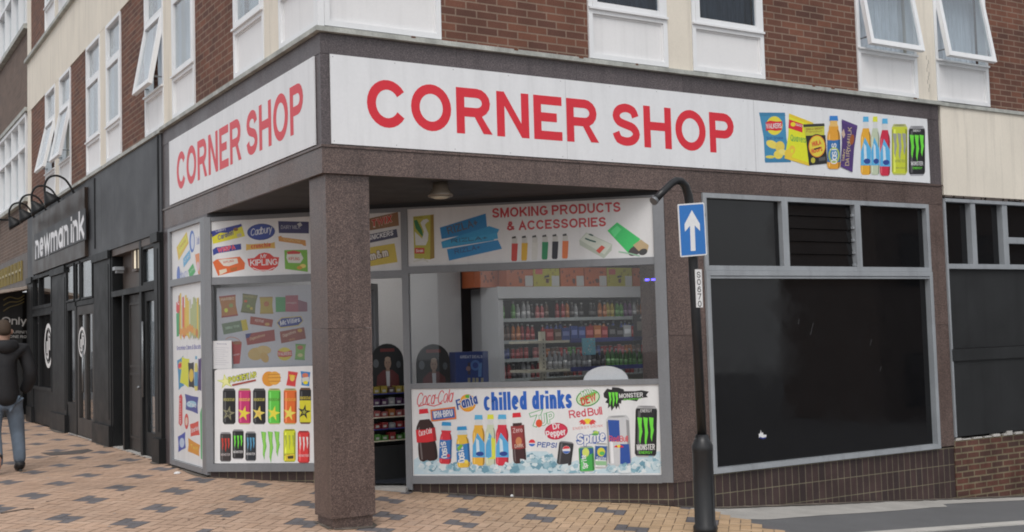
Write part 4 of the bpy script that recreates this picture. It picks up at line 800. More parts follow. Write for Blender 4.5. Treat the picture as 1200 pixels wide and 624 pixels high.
for k,(x,y) in enumerate(((1100,382),(1140,372),(1060,396),(1165,392),(120,388),(90,400),(150,405),(560,382),(590,365),(640,372),(670,360),(690,392),(740,408),(790,402),(480,400),(430,408),(330,412),(960,414),(1010,404))):
    a.L=L_+(k%5)*3; ice(x,y+12,24,100+k)
sign(a,'poster','wide white chilled drinks poster with bottles and cans on ice, under the main window','poster')
# ---- smoking products sign
a=Art(FD,(470,220),3.871,d=dd_); a.board(2.318,4.942,2.352,2.968,th=.005,c=(.70,.70,.70))
a.text('SMOKING PRODUCTS',414,138,996,110,44,(.52,.05,.06),w=.215,gap=.12); a.text('& ACCESSORIES',480,196,930,176,42,(.52,.05,.06),w=.215,gap=.12)
a.poly([(55,132),(134,124),(148,122),(152,320),(132,326),(60,322)],(.45,.42,.06)); a.poly([(134,124),(148,122),(152,320),(132,326)],(.30,.20,.03)); a.poly([(58,150),(72,146),(94,190),(104,230),(90,215),(66,185)],(.03,.18,.05)); a.poly([(88,160),(100,146),(118,142),(128,152),(116,160),(108,170),(124,210),(122,240),(112,262),(66,262),(62,200),(96,232),(104,200)],(.65,.66,.63)); a.rect(62,274,106,300,(.55,.06,.03)); a.text('SWAN',58,142,96,139,8,(.2,.15,.02)); a.text('Swan',68,294,100,293,14,W_); a.line([(60,335),(100,325),(120,335)],8,(.6,.6,.55))
for P,c in (([(176,182),(384,118),(392,196),(184,234)],(.03,.22,.48)),([(182,246),(400,175),(446,190),(420,240),(188,276)],(.04,.30,.56)),([(208,280),(440,238),(458,278),(218,332)],(.03,.24,.52)),([(186,250),(436,205),(440,232),(190,272)],(.05,.34,.60))): a.poly(P,c)
a.text('RIZLA+',214,214,350,174,36,(.10,.12,.16),w=.2); a.text('RIZLA+',228,252,390,236,18,(.05,.12,.2),w=.2); a.text('RIZLA+',244,302,360,280,22,(.05,.12,.25),w=.2)
for x,c in ((500,(.55,.05,.04)),(545,(.68,.40,.03)),(592,(.62,.62,.58)),(638,(.02,.25,.10)),(684,(.02,.02,.03)),(730,(.70,.18,.05))):
    y=228-(x-500)*.05; a.poly([(x+2,y+26),(x+30,y+26),(x+26,y+100),(x+22,y+106),(x+4,y+106),(x,y+100)],c); a.rect(x+3,y,x+27,y+26,(.55,.55,.52)); a.poly([(x+3,y-4),(x+20,y-8),(x+22,y+2),(x+3,y+4)],(.05,.05,.05))
a.poly([(808,240),(840,204),(958,258),(955,285),(920,322),(812,262)],(.45,.50,.42)); a.poly([(812,238),(842,208),(956,260),(922,304)],(.60,.64,.56)); a.line([(838,232),(858,240),(880,246)],7,(.02,.10,.08)); a.poly([(884,286),(910,262),(926,272),(900,300)],(.6,.08,.05)); a.ell(862,215,12,4,(.05,.1,.08),20)
a.poly([(936,196),(980,158),(1086,234),(1062,262),(1030,296)],(.04,.52,.13)); a.poly([(950,198),(980,172),(1000,190),(968,226)],(.10,.65,.22)); a.ell(1062,286,34,20,(.06,.05,.05),-30); a.poly([(1052,262),(1088,236),(1124,262),(1118,288),(1090,300)],(.48,.36,.20)); a.ell(1098,292,20,14,(.05,.05,.05),-20)
a.line([(990,292),(1040,300),(1080,310)],6,(.3,.5,.35))
sign(a,'poster','white smoking products panel with blue paper packs, small lighters and one large green lighter','poster')
# ---- chocolate bar panel over the door
a=Art(FD,(240,245),5.0,d=dd_); a.board(1.422,2.243,2.318,2.943,th=.005,c=(.66,.66,.655))
a.poly([(880,76),(1132,18),(1138,98),(890,140)],(.26,.13,.05)); a.text('TWIX',980,108,1096,78,42,(.55,.05,.03),w=.26,slant=.2,out=(.65,.6,.5),ow=.04)
a.poly([(880,168),(1124,118),(1132,166),(886,216)],(.05,.05,.10)); a.text('SNICKERS',958,186,1104,154,28,W_,w=.2,slant=.2)
a.poly([(880,240),(1112,202),(1130,312),(886,350)],(.55,.42,.05)); a.text('m&m',974,302,1078,276,46,(.66,.62,.55),w=.24,out=(.10,.05,.03),ow=.06); 
sign(a,'poster','white panel above the doorway with three chocolate packets, the lowest one yellow','poster')
# ---- top panel, left part of the recess
a=Art(FD,(240,245),5.0,d=dd_); a.board(.052,1.328,2.318,2.943,th=.005,c=(.76,.76,.76))
a.poly([(36,132),(214,88),(236,160),(48,206)],(.70,.64,.03)); a.poly([(36,132),(214,88),(218,102),(180,118),(140,140),(90,140),(44,166)],(.03,.04,.25)); a.text('Cadbury',66,138,124,124,16,(.6,.6,.7)); a.text('Caramel',78,184,168,152,28,(.03,.04,.25),w=.18,slant=.2); a.ell(182,120,14,10,(.25,.12,.03)); a.poly([(186,150),(212,140),(218,160),(192,168)],(.5,.45,.3))
a.ell(330,135,82,48,(.02,.04,.22),-4); a.ell(330,135,75,42,(.03,.06,.30),-4); a.text('Cadbury',268,160,392,138,42,(.70,.72,.78),w=.13,slant=.25,gap=.04)
a.poly([(430,72),(610,76),(610,144),(434,142)],(.03,.025,.11)); a.text('DAIRY MILK',446,118,560,118,22,(.4,.4,.45),w=.15); a.poly([(540,90),(560,78),(572,96),(556,106)],(.5,.5,.5))
a.poly([(430,162),(448,158),(452,166),(590,184),(594,218),(578,216),(570,208),(434,190)],(.60,.28,.06)); a.text('Crunchie',460,184,560,198,16,(.7,.5,.2))
a.poly([(46,240),(64,226),(212,204),(214,238),(70,262),(50,274)],(.03,.05,.28)); a.text('WISPA',78,258,180,236,28,(.72,.05,.10),w=.26,out=(.7,.5,.55),ow=.03)
a.poly([(242,206),(262,208),(392,200),(410,194),(412,232),(394,230),(262,240),(242,244)],(.68,.42,.08)); a.text('crunchie',272,234,388,222,26,(.62,.06,.04),w=.24)
a.poly([(46,312),(70,296),(206,280),(236,318),(232,354),(78,392)],(.70,.14,.03)); a.poly([(80,300),(110,294),(190,290),(196,318),(140,336),(110,334)],(.72,.66,.58)); a.text('KIPLING',110,320,172,310,12,(.6,.08,.05)); a.poly([(84,360),(126,350),(130,368),(88,388)],(.75,.66,.5)); a.poly([(150,348),(190,340),(186,360),(152,366)],(.45,.14,.03))
a.poly([(250,292),(290,288),(318,264),(350,256),(380,262),(406,282),(436,284),(428,334),(396,360),(340,366),(290,358),(258,334)],(.66,.05,.035)); a.text('KIPLING',266,334,426,328,36,W_,w=.17,gap=.08); a.text('Mr',326,292,362,286,24,W_,w=.14,slant=.2); a.line([(282,346),(320,360),(370,360),(408,344)],4,W_)
a.poly([(466,242),(600,240),(604,370),(470,352)],(.18,.42,.05)); a.poly([(484,250),(560,254),(578,290),(560,318),(490,316),(478,286)],(.68,.68,.62)); a.poly([(480,252),(520,244),(562,254),(556,264),(486,266)],(.55,.05,.04)); a.text('KIPLING',492,300,556,302,18,(.55,.08,.06)); a.ell(575,335,18,12,(.72,.6,.15)); a.ell(555,345,16,10,(.6,.3,.05))
sign(a,'poster','white panel with chocolate bars, cake boxes and a blue oval, above the snack window','poster')
# ---- energy drink poster
a=Art(FD,(240,425),4.992,d=dd_); a.m0=a.m
q=[a.m(*p) for p in ((46,40),(610,36),(640,60),(640,592),(60,598))]
pts=[(.055,.268),(.068,1.285),(.10,1.30),(1.20,1.315),(1.27,1.28),(1.327,1.22),(1.327,.266)]
a.mi=0; a.c=(.79,.785,.785); a.prism(FD,pts,-.001,dd_); a.mi=1
a.star(122,112,52,(.55,.62,.10),46,-100,5,.36); a.star(122,112,40,(.80,.80,.35),36,-100,5,.36); a.text('ROCKSTAR',142,120,306,86,34,(.62,.66,.08),w=.26,gap=.08,out=(.04,.04,.02),ow=.05); a.poly([(160,128),(300,98),(300,108),(162,138)],(.35,.05,.03))
a.ell(375,96,40,44,(.72,.30,.03)); a.ell(408,92,36,40,(.76,.38,.05)); a.line([(372,72),(440,68)],4,(.5,.18,.02)); a.line([(372,90),(444,88)],4,(.5,.18,.02)); a.line([(376,110),(444,110)],4,(.5,.18,.02))
a.bag([(488,50),(545,58),(530,142),(476,134)],(.66,.05,.05),(.7,.1,.1)); a.ell(512,92,14,18,(.80,.55,.1)); a.text('McCoys',494,82,530,84,12,YEL)
a.bag([(560,50),(618,56),(612,140),(566,134)],(.04,.22,.55),(.1,.3,.6)); a.ell(588,76,18,14,(.7,.2,.1)); a.poly([(568,90),(610,84),(610,112),(570,116)],(.7,.7,.65)); a.ell(590,118,14,10,YEL)
for x0,x1,c,stc,tc in ((106,180,BLK,(.28,.27,.16),(.45,.42,.12)),(196,270,(.55,.03,.16),(.82,.68,.06),(.8,.5,.1)),(282,356,BLK,(.80,.66,.14),(.55,.5,.1)),(370,444,(.12,.58,.06),(.82,.74,.06),(.1,.25,.03)),(462,538,(.76,.15,.02),(.85,.74,.12),(.75,.4,.05))):
    a.can(x0,152,x1,362,c,top=(.5,.48,.2) if c!=BLK else (.10,.10,.10)); a.star((x0+x1)/2-4,298,40,stc,46,-78,5,.36); 
    if c==BLK: a.star((x0+x1)/2-4,298,20,(.05,.05,.04) if x0<200 else (.75,.5,.1),24,-78,5,.36)
    a.text('ROCKSTAR',x0+5,226,x1-5,226,17,tc,w=.22,gap=.08)
a.can(554,148,622,360,BLK,top=(.2,.1,.05)); a.poly([(554,222),(622,222),(622,350),(556,350)],(.72,.66,.03)); a.text('ROCKSTAR',558,216,620,216,17,(.7,.55,.05),w=.22); a.star(582,290,40,BLK,46,-80,5,.36); a.star(582,290,16,(.4,.4,.05),18,-80)
for x0,x1,y0,y1,c,cl,tcol in ((90,154,408,582,(.045,.035,.035),(.60,.05,.03),(.5,.45,.45)),(162,228,392,566,(.016,.016,.018),CLAW,(.7,.7,.7)),(238,300,404,578,(.02,.028,.035),(.10,.35,.55),(.6,.6,.6)),(460,532,390,582,(.68,.74,.03),(.40,.46,.06),(.3,.25,.03)),(544,614,400,588,(.72,.04,.04),(.80,.75,.74),(.75,.5,.5))):
    a.can(x0,y0,x1,y1,c,None,top=(.35,.35,.36) if c[0]<.5 else tuple(k*.6 for k in c)); a.claw((x0+14,y0+38),(x1-14,y0+38),(y1-y0)*.40,cl,5); a.text('MONSTER',x0+5,y1-36,x1-5,y1-36,14,tcol,w=.2)
a.poly([(470,542),(526,536),(526,572),(474,576)],(.75,.55,.04)); a.poly([(484,548),(520,544),(518,562),(488,564)],(.05,.04,.02))
a.claw((346,412),(424,410),158,(.10,.45,.06),13); a.claw((346,412),(424,410),150,(.28,.66,.10),9)
sign(a,'poster','white poster with two rows of energy drink cans and a green claw mark','poster')
# ---- snack poster behind the glass
a=Art(FD,(240,330),5.669,d=-.045); a.board(.08,1.328,1.20,2.20,th=.003,c=(.40,.405,.43))
a.bag([(94,100),(204,88),(222,228),(112,242)],(.30,.13,.04),(.25,.05,.04)); a.text('HARIBO',108,130,196,120,18,(.5,.4,.3)); a.ell(142,192,12,14,(.45,.5,.05)); a.ell(175,160,14,14,(.2,.25,.08))
a.bag([(252,80),(352,92),(334,216),(238,206)],(.13,.14,.05),(.1,.1,.04)); a.text('HARIBO',256,106,340,112,18,(.3,.25,.1)); a.ell(272,132,10,8,(.5,.08,.03)); a.ell(290,165,12,10,(.2,.3,.05)); a.ell(310,180,10,10,(.4,.3,.05))
a.bag([(364,104),(452,102),(456,216),(366,216)],(.34,.26,.04),(.3,.2,.04)); a.ell(410,150,18,18,(.35,.12,.04))
a.poly([(470,104),(536,104),(536,202),(472,204)],(.06,.25,.08)); a.poly([(536,94),(620,92),(622,202),(536,202)],(.30,.07,.09)); a.poly([(620,122),(680,140),(682,200),(622,202)],(.20,.07,.10)); a.text('Magic',544,150,612,148,14,(.5,.35,.35))
a.poly([(112,282),(276,252),(290,322),(126,354)],(.12,.16,.10)); a.poly([(240,258),(276,252),(290,322),(252,330)],(.42,.34,.03)); a.text('Milky Way',140,320,232,302,18,(.3,.4,.3))
a.poly([(304,232),(454,254),(446,304),(300,284)],(.25,.05,.03)); a.text('Kit Kat',334,268,390,274,20,(.5,.4,.35)); a.ell(415,285,16,10,(.4,.25,.08))
a.poly([(476,276),(508,240),(640,230),(656,262),(624,296),(500,312)],(.45,.36,.12)); a.poly([(482,276),(512,246),(636,236),(650,262),(620,290),(504,304)],(.02,.04,.20)); a.text("McVities",502,294,632,268,32,(.6,.6,.62),w=.2,slant=.1)
a.poly([(270,350),(462,320),(468,394),(282,424)],(.24,.05,.04)); a.poly([(270,350),(310,343),(296,372),(274,380)],(.03,.04,.15)); a.text('Digestives',300,392,400,364,18,(.45,.35,.2),slant=.2)
a.poly([(498,334),(660,304),(672,380),(508,412)],(.22,.06,.04)); a.text('Digestives',520,372,606,342,20,(.5,.4,.3),slant=.2); a.ell(632,326,16,12,(.45,.28,.05)); a.text('x2',560,396,600,388,16,(.4,.25,.1))
a.poly([(176,400),(246,402),(232,546),(190,550)],(.33,.035,.03)); a.line(smooth([(140,384),(170,370),(215,380),(244,410)]),5,(.4,.2,.15)); a.ell(215,408,30,12,(.25,.10,.04)); a.text('Heroes',188,498,232,488,14,(.5,.4,.4))
a.ell(340,482,54,42,(.42,.30,.11),-10); a.ell(395,455,46,28,(.45,.33,.13),8); a.ell(398,505,26,36,(.42,.28,.09),-25)
a.ell(530,482,48,44,(.50,.42,.05)); a.poly([(484,460),(530,470),(578,458),(580,496),(530,504),(486,500)],(.42,.05,.04)); a.text('WALKERS',488,494,576,490,22,(.6,.55,.5),w=.2)
a.bag([(602,414),(672,418),(664,524),(598,520)],(.16,.32,.07),(.1,.25,.06)); a.ell(634,440,20,14,(.35,.10,.06)); a.ell(634,490,18,12,(.45,.42,.2))
sign(a,'poster','greyish snack poster behind glass, biscuits and crisps above the energy drink cans','poster')
# notice
a=Art(FD,(240,330),5.669,d=-.008); a.board(*[a.m(55,584)[0],a.m(180,584)[0],a.m(60,582)[1],a.m(60,396)[1]],th=.001,c=(.72,.72,.73))
a.text('Notice',80,418,146,420,8,(.12,.12,.25)); 
for i in range(9): a.line([(72,440+i*14),(160-(i*23)%40,442+i*14)],2.2,(.45,.45,.5))
sign(a,'paper_notice','sheet of white paper taped inside the glass at the left edge of the snack window','notice')
# ---- narrow side panels
a=Art(FL,(196,255),6.94,d=.0); a.board(3.602,4.898,2.372,2.958,th=.004,c=(.77,.77,.77))
a.poly([(76,244),(158,116),(174,210),(92,352)],(.72,.50,.04)); a.poly([(90,230),(158,134),(164,200),(100,300)],(.68,.66,.05)); a.text('Crunchie',100,262,152,196,26,(.55,.2,.03))
a.ell(202,196,22,90,(.05,.15,.50)); a.ell(206,196,14,66,(.6,.64,.75)); a.text('Cadb',236,224,262,216,66,(.25,.3,.6),w=.12)
a.poly([(130,336),(184,262),(190,330),(134,408)],(.12,.42,.68)); a.text('Oreo',140,372,182,316,30,(.65,.68,.75))
a.poly([(172,430),(210,374),(230,440),(186,508)],(.05,.40,.10)); a.text('After',184,460,222,420,22,(.5,.7,.5))
a.poly([(228,302),(262,290),(268,500),(240,410)],(.72,.25,.08)); a.ell(252,400,12,40,(.7,.5,.55))
a.ell(92,470,14,74,(.10,.18,.52)); a.text('dbury',104,506,168,474,60,(.25,.32,.62),w=.12)
sign(a,'poster','narrow white sweets panel facing the pedestrian street, above the tall panel','poster')
a=Art(FL,(196,335),6.94,d=.0); a.board(3.602,4.898,.202,2.288,th=.004,c=(.77,.77,.77))
rr=random.Random(2)
for i in range(17):
    x=80+i*11; t=rr.uniform(60,190); c=rr.choice([(.66,.05,.05),(.05,.35,.10),(.70,.50,.05),(.10,.2,.5),(.35,.12,.05),(.6,.6,.4),(.70,.28,.04),(.4,.45,.2)])
    a.poly([(x,t),(x+12,t-6),(x+14,rr.uniform(380,440)),(x+1,rr.uniform(380,450))],c)
a.poly([(74,134),(104,124),(104,206),(74,214)],(.66,.05,.04)); a.text('N',80,160,98,156,30,W_); a.poly([(74,225),(98,222),(96,410),(78,415)],(.04,.36,.12))
for i in range(8): a.ell(112+i*19,rr.uniform(330,400),10,34,rr.choice([(.65,.42,.08),(.55,.2,.04),(.7,.3,.05)]))
a.text('Groceries, Cakes & Biscuits',78,526,272,514,36,(.12,.12,.42),w=.17,gap=.1)
a.off=(196,405); a.sc=4.154
a.bag([(48,74),(78,50),(82,196),(56,218)],(.04,.27,.50)); a.ell(64,98,9,20,(.7,.5,.1)); a.poly([(54,92),(76,82),(76,104),(54,112)],RED)
a.bag([(72,56),(108,66),(104,206),(62,180)],(.72,.72,.04)); a.bag([(102,84),(130,82),(132,208),(106,202)],BLK); a.ell(118,146,11,32,(.72,.5,.05)); a.bottle(132,52,150,222,(.70,.62,.15),(.1,.4,.6),(.1,.3,.5)); a.bag([(152,64),(166,60),(166,222),(150,220)],PUR)
a.poly([(58,248),(68,236),(74,250),(74,380),(66,394),(56,380)],(.64,.04,.05)); a.vtext('maltesers',(68,380),(66,256),9,W_)
a.bag([(86,236),(152,252),(150,334),(90,312)],(.06,.08,.32)); a.ell(118,286,24,16,(.35,.6,.75)); a.text('Oreo',100,294,142,304,22,W_)
a.ell(94,370,10,38,(.66,.06,.06)); a.ell(94,370,6,20,(.75,.6,.5)); a.bag([(110,384),(152,368),(158,436),(114,444)],(.68,.08,.06)); a.text('Smarties',118,426,152,412,22,W_)
a.bag([(52,444),(88,420),(90,500),(54,520)],(.04,.08,.42)); a.ell(72,474,12,24,(.5,.6,.75)); a.bag([(102,450),(160,486),(156,540),(100,516)],(.70,.30,.03)); a.text('Twirl',114,500,150,514,20,(.75,.65,.1))
a.poly([(160,330),(168,300),(170,556),(164,552)],(.05,.42,.14))
sign(a,'poster','tall narrow poster of sweets and crisps facing the pedestrian street, floor to transom','poster')
# ---- tattoo shop sign
t=thing('shop_sign','glossy dark sign reading newman ink in white, beneath a row of swan-neck lamps','shop sign',tuple(FL.P(12.4,3.05,.05)))
one(lambda b:b.box(FL,9.85,15.0,3.02,4.13,.0,.07),'sign_box','glossy_brown',t)
a=Art(FL,(0,200),4.158,d=.085); a.mi=0; a.prism(FL,[a.m(414,183),a.m(416,336),a.m(168,440),a.m(166,314)],.072,.084); a.mi=1
a.text('newman ink',172,434,410,328,116,(.82,.82,.84),w=.22,gap=.10,space=.22)
a.build('lettering',['charcoal_panel','print'],t,recalc=False)
# swan neck lamps over it
for i,u in enumerate((10.85,12.2,13.55,14.9)):
    ps=[FL.P(u,4.12,.04),FL.P(u,4.20,.07),FL.P(u,4.36,.17),FL.P(u,4.43,.30),FL.P(u,4.40,.43),FL.P(u,4.28,.50),FL.P(u,4.12,.50)]
    w=['nearest the corner shop','second from the corner shop','third from the corner shop','farthest down the street'][i]
    t=thing('sign_lamp','black swan-neck sign lamp, the one '+w,'lamp',tuple(FL.P(u,4.12,.04)),'swan-neck lamps over the tattoo shop sign')
    q=[tuple(p) for p in ps]; sm=[]
    for k in range(len(q)-1):
        for j in range(4):
            tt=j/4; p0=Vector(q[max(k-1,0)]);p1=Vector(q[k]);p2=Vector(q[k+1]);p3=Vector(q[min(k+2,len(q)-1)])
            sm.append(.5*((2*p1)+(p2-p0)*tt+(2*p0-5*p1+4*p2-p3)*tt*tt+(3*p1-p0-3*p2+p3)*tt**3))
    sm.append(Vector(q[-1]))
    one(lambda b:b.tube(sm,.018,10),'swan_neck','black_paint',t)
    ax=(FL.n*-.55+Vector((0,0,-.83))).normalized(); o=FL.P(u,4.15,.495)
    one(lambda b:b.lathe(o,[(.03,0),(.05,.04),(.07,.07),(.12,.15),(.15,.22),(.145,.22),(.11,.14),(.0,.1)],20,ax),'shade','black_paint',t)
    one(lambda b:b.lathe(o,[(.02,.10),(.04,.13),(.045,.16),(.03,.19),(0,.20)],12,ax),'bulb','paper_white',t)
    one(lambda b:b.lathe(FL.P(u,4.12,.02),[(.05,0),(.05,.02),(0,.025)],14,FL.n),'wall_rose','black_paint',t)
# lantern in the door recess
t=thing('lantern','small brass wall lantern glowing above the black doorway','lantern',tuple(FL.P(6.95,2.6,.05)))
one(lambda b:(b.box(FL,6.82,7.08,2.60,2.64,-.26,-.02),b.box(FL,6.82,7.08,2.90,2.94,-.26,-.02),b.box(FL,6.82,6.84,2.64,2.90,-.04,-.02),b.box(FL,7.06,7.08,2.64,2.90,-.04,-.02)),'lantern_frame','old_shutter',t)
one(lambda b:b.box(FL,6.85,7.05,2.645,2.895,-.22,-.045),'glass_body','lantern_glow',t)
# security lamp
t=one(lambda b:(b.box(FL,7.93,8.02,2.64,2.68,-.1,.0),b.box(FL,7.90,8.06,2.68,2.73,-.10,.03)),'flood_light','pale_aluminium',None); tag(t,'small grey flood light under the black fascia beside the lantern','flood light')

rq=random.Random(33)
def rust(b):
    for u in (.86,1.95,2.7,3.4,5.9,6.2,7.6): b.box(FR,u,u+rq.uniform(.02,.06),4.300,4.3155,.0495,.052)
one(rust,'rust_marks','rust',bld)
# ------------------------------------------------------------------ street sign post
px_,py_=3.03,-1.3; gz=g(px_,py_)
t=thing('sign_post','tall black street post with a hooked top carrying a blue one-way sign','street post',(px_,py_,gz))
one(lambda b:b.lathe((px_,py_,0),[(.105,gz-.02),(.108,gz+.06),(.092,gz+.08),(.090,.50),(.094,.52),(.094,.56),(.075,.60),(.055,.66)],24),'base_sleeve','pole_paint',t)
tx=px_-.035
sm=[(px_,py_,.6),(px_-.02,py_,1.8),(tx,py_,2.55),(tx-.005,py_,2.70),(tx-.02,py_,2.80),(tx-.055,py_-.005,2.885),(tx-.11,py_-.01,2.925),(tx-.17,py_-.015,2.925),(tx-.23,py_-.02,2.895),(tx-.33,py_-.03,2.82),(tx-.44,py_-.04,2.735)]
one(lambda b:b.tube(sm,[.043,.043,.043,.042,.040,.038,.036,.035,.034,.033,.034],18),'pole','pole_paint',t)
one(lambda b:b.tube([(tx-.43,py_-.039,2.742),(tx-.455,py_-.0415,2.724)],[.038,.038],18),'end_cap','steel_grey',t)
fs=Frame((px_-.245,py_-.075,0),(1,-.10,0),(-.10,-1,0))
sp=one(lambda b:b.prism(fs,[(.02,2.235),(.285,2.255),(.295,2.265),(.285,2.72),(.275,2.728),(.008,2.705),(.0,2.695),(.01,2.245)],-.004,0),'sign_plate','paper_white',t)
a=Art(fs,(740,200),3.673,d=.0)
def A(pts,c,d=.001): a.face([fs.P(u,v,d) for u,v in pts],None,c)
a.mi=0; A([(.022,2.247),(.277,2.266),(.283,2.27),(.275,2.708),(.268,2.714),(.018,2.694),(.013,2.688)],(.02,.17,.52))
A([(.122,2.29),(.172,2.293),(.172,2.52),(.228,2.47),(.228,2.535),(.148,2.655),(.066,2.53),(.066,2.462),(.122,2.515)],(.78,.79,.80),.002)
a.build('arrow_face',['print'],sp,recalc=False)
one(lambda b:(b.box(fs,.19,.30,2.60,2.63,-.05,-.005),b.box(fs,.19,.30,2.34,2.37,-.05,-.005)),'bracket','steel_grey',sp)
fn=Frame((px_-.05,py_-.051,0),(1,0,0),(0,-1,0))
npl=one(lambda b:b.box(fn,.0,.075,1.79,2.13,-.006,0),'number_plate','paper_white',t)
a=Art(fn,d=.0); a.mi=0
for i,ch in enumerate('S0670'):
    gw,ss=GL[ch]; z0=2.118-.065*(i+1)
    for q in ss:
        if q=='b': continue
        if isinstance(q[0],str): q=q[1:]
        a.stroke([(.020+x*.035,z0+.006+y*.046) for x,y in q],.008,(.02,.02,.02))
a.build('number_lettering',['print'],npl,recalc=False)
# ------------------------------------------------------------------ recess lamp
P=CAM+ray(516,221)*1.0; d=ray(516,231); tt=(3.0-CAM.z)/d.z; o=CAM+d*((2.90-CAM.z)/d.z)
t=thing('ceiling_lamp','brown bell-shaped lamp under the dark soffit of the corner recess','lamp',(o.x,o.y,2.90))
one(lambda b:b.lathe((o.x,o.y,0),[(.115,2.90),(.12,2.915),(.10,2.94),(.075,2.97),(.07,3.037),(0.0,3.038)],22),'lamp_body','lampshade_metal',t); one(lambda b:b.lathe((o.x,o.y,0),[(.09,2.899),(.06,2.885),(0,2.88)],18),'diffuser','cream_metal',t)
# stain smears and sticker on the black window
t=one(lambda b:b.prism(FR,[(4.965,.41),(5.02,.395),(5.065,.40),(5.075,.435),(5.03,.44),(5.025,.465),(5.005,.455),(4.995,.49),(4.985,.455),(4.965,.455)],-.044,-.042),'sticker','paper_white'); tag(t,'torn white and blue sticker low on the big black window','sticker')
one(lambda b:b.prism(FR,[(4.967,.408),(5.02,.392),(5.063,.398),(5.066,.412),(5.02,.408),(4.972,.422)],-.0415,-.041),'blue_edge','blue_strip',t)
# ------------------------------------------------------------------ person
def skin(name,verts,edges,rad,m,parent,sub=2,loc=(0,0,0)):
    me=bpy.data.meshes.new(name); me.from_pydata([tuple(v) for v in verts],edges,[]); o=bpy.data.objects.new(name,me); COL.objects.link(o)
    md=o.modifiers.new('s','SKIN'); md.use_smooth_shade=True
    lay=me.skin_vertices[0].data
    for i,r_ in enumerate(rad): lay[i].radius=(r_,r_) if not isinstance(r_,tuple) else r_; lay[i].use_root=(i==0)
    sd=o.modifiers.new('u','SUBSURF'); sd.levels=sub; sd.render_levels=sub
    dg=bpy.context.evaluated_depsgraph_get(); ev=o.evaluated_get(dg); nm=bpy.data.meshes.new_from_object(ev); nm.name=name
    o.modifiers.clear(); o.data=nm; nm.materials.clear(); nm.materials.append(MATS[m])
    for p in nm.polygons: p.use_smooth=True
    if parent: o.parent=parent; o.matrix_parent_inverse=parent.matrix_world.inverted()
    return o
O=Vector((-1.79,5.75,g(-1.79,5.75)+.004)); a_=R(92); fw=Vector((math.cos(a_),math.sin(a_),0)); rt=Vector((math.sin(a_),-math.cos(a_),0))
def B(r,f,z): return O+rt*r+fw*f+Vector((0,0,z))
# pelvis root
bv=[B(0,0,.96),B(0,.0,1.12),B(0,.02,1.30),B(0,.03,1.45),B(0,.02,1.53),B(0,.04,1.60),B(0,.05,1.68),B(0,.045,1.76),
 B(.11,0,.92),B(.155,.045,.50),B(.17,-.04,.10),B(.17,.04,.045),B(.175,.13,.035),
 B(-.10,0,.92),B(-.12,-.03,.50),B(-.12,-.32,.18),B(-.12,-.28,.06),
 B(.21,.02,1.43),B(.30,-.04,1.16),B(.275,.04,1.03),B(.23,.09,.96),
 B(-.20,.02,1.43),B(-.315,-.055,1.15),B(-.27,.05,1.03),B(-.23,.10,.98)]
be=[(0,1),(1,2),(2,3),(3,4),(4,5),(5,6),(6,7),(0,8),(8,9),(9,10),(10,11),(11,12),(0,13),(13,14),(14,15),(15,16),(3,17),(17,18),(18,19),(19,20),(3,21),(21,22),(22,23),(23,24)]
brd=[.12,.11,.12,.09,.055,.08,.095,.07,.09,.055,.042,.045,.03,.09,.055,.042,.04,.05,.03,.022,.018,.05,.03,.022,.018]
pr=skin('person',bv,be,brd,'skin',None)
tag(pr,'person in black hooded jacket and faded jeans walking away at the left edge','person')
jv=[B(0.04,-.005,.76),B(0.02,0,.96),B(0.01,0,1.14),B(0,.015,1.32),B(0,.02,1.46),B(0,.0,1.54),B(.22,.02,1.45),B(.265,-.01,1.31),B(.30,-.04,1.16),B(.275,.04,1.03),B(.22,.09,.94),B(-.20,.02,1.45),B(-.27,-.01,1.31),B(-.315,-.055,1.15),B(-.27,.05,1.03),B(-.225,.10,.97)]
je=[(0,1),(1,2),(2,3),(3,4),(4,5),(4,6),(6,7),(7,8),(8,9),(9,10),(4,11),(11,12),(12,13),(13,14),(14,15)]
jr=[(.225,.165),(.22,.16),(.215,.155),(.22,.155),(.175,.13),(.10,.10),.11,.095,.088,.08,.07,.11,.095,.088,.08,.07]
jk=skin('jacket',jv,je,jr,'jacket_cloth',pr)
skin('hood',[B(-.14,-.05,1.53),B(-.07,-.11,1.51),B(0,-.135,1.49),B(.07,-.11,1.51),B(.14,-.05,1.53)],[(0,1),(1,2),(2,3),(3,4)],[.06,.08,.10,.08,.06],'jacket_cloth',jk)
tv=[B(0,0,.88),B(.10,.0,.82),B(.135,.03,.66),B(.155,.045,.48),B(.165,.0,.28),B(.17,-.04,.09),B(-.10,0,.82),B(-.115,-.02,.66),B(-.12,-.04,.48),B(-.12,-.20,.30),B(-.12,-.31,.09)]
skin('jeans',tv,[(0,1),(1,2),(2,3),(3,4),(4,5),(0,6),(6,7),(7,8),(8,9),(9,10)],[(.13,.11),.118,.105,.088,.08,.072,.118,.105,.085,.075,.066],'denim',pr)
for s,f0,z0,dz in ((.17,-.06,.0,0),(-.12,-.30,.08,.04)):
    sh=skin('shoe',[B(s,f0+.02,z0+.14+dz),B(s,f0+.02,z0+.06+dz),B(s,f0+.13,z0+.055+dz/2),B(s+.01,f0+.22,z0+.045)],[(0,1),(1,2),(2,3)],[.070,.066,.058,.046],'shoe_black',pr)
    one(lambda b:b.tube([B(s,f0-.03,z0+.012+dz),B(s+.005,f0+.23,z0+.012)],.02,8),'sole','shoe_sole',sh)
skin('hair',[B(0,.01,1.62),B(0,.0,1.70),B(0,.03,1.775),B(0,.08,1.78)],[(0,1),(1,2),(2,3)],[.07,.095,.085,.06],'hair',pr)
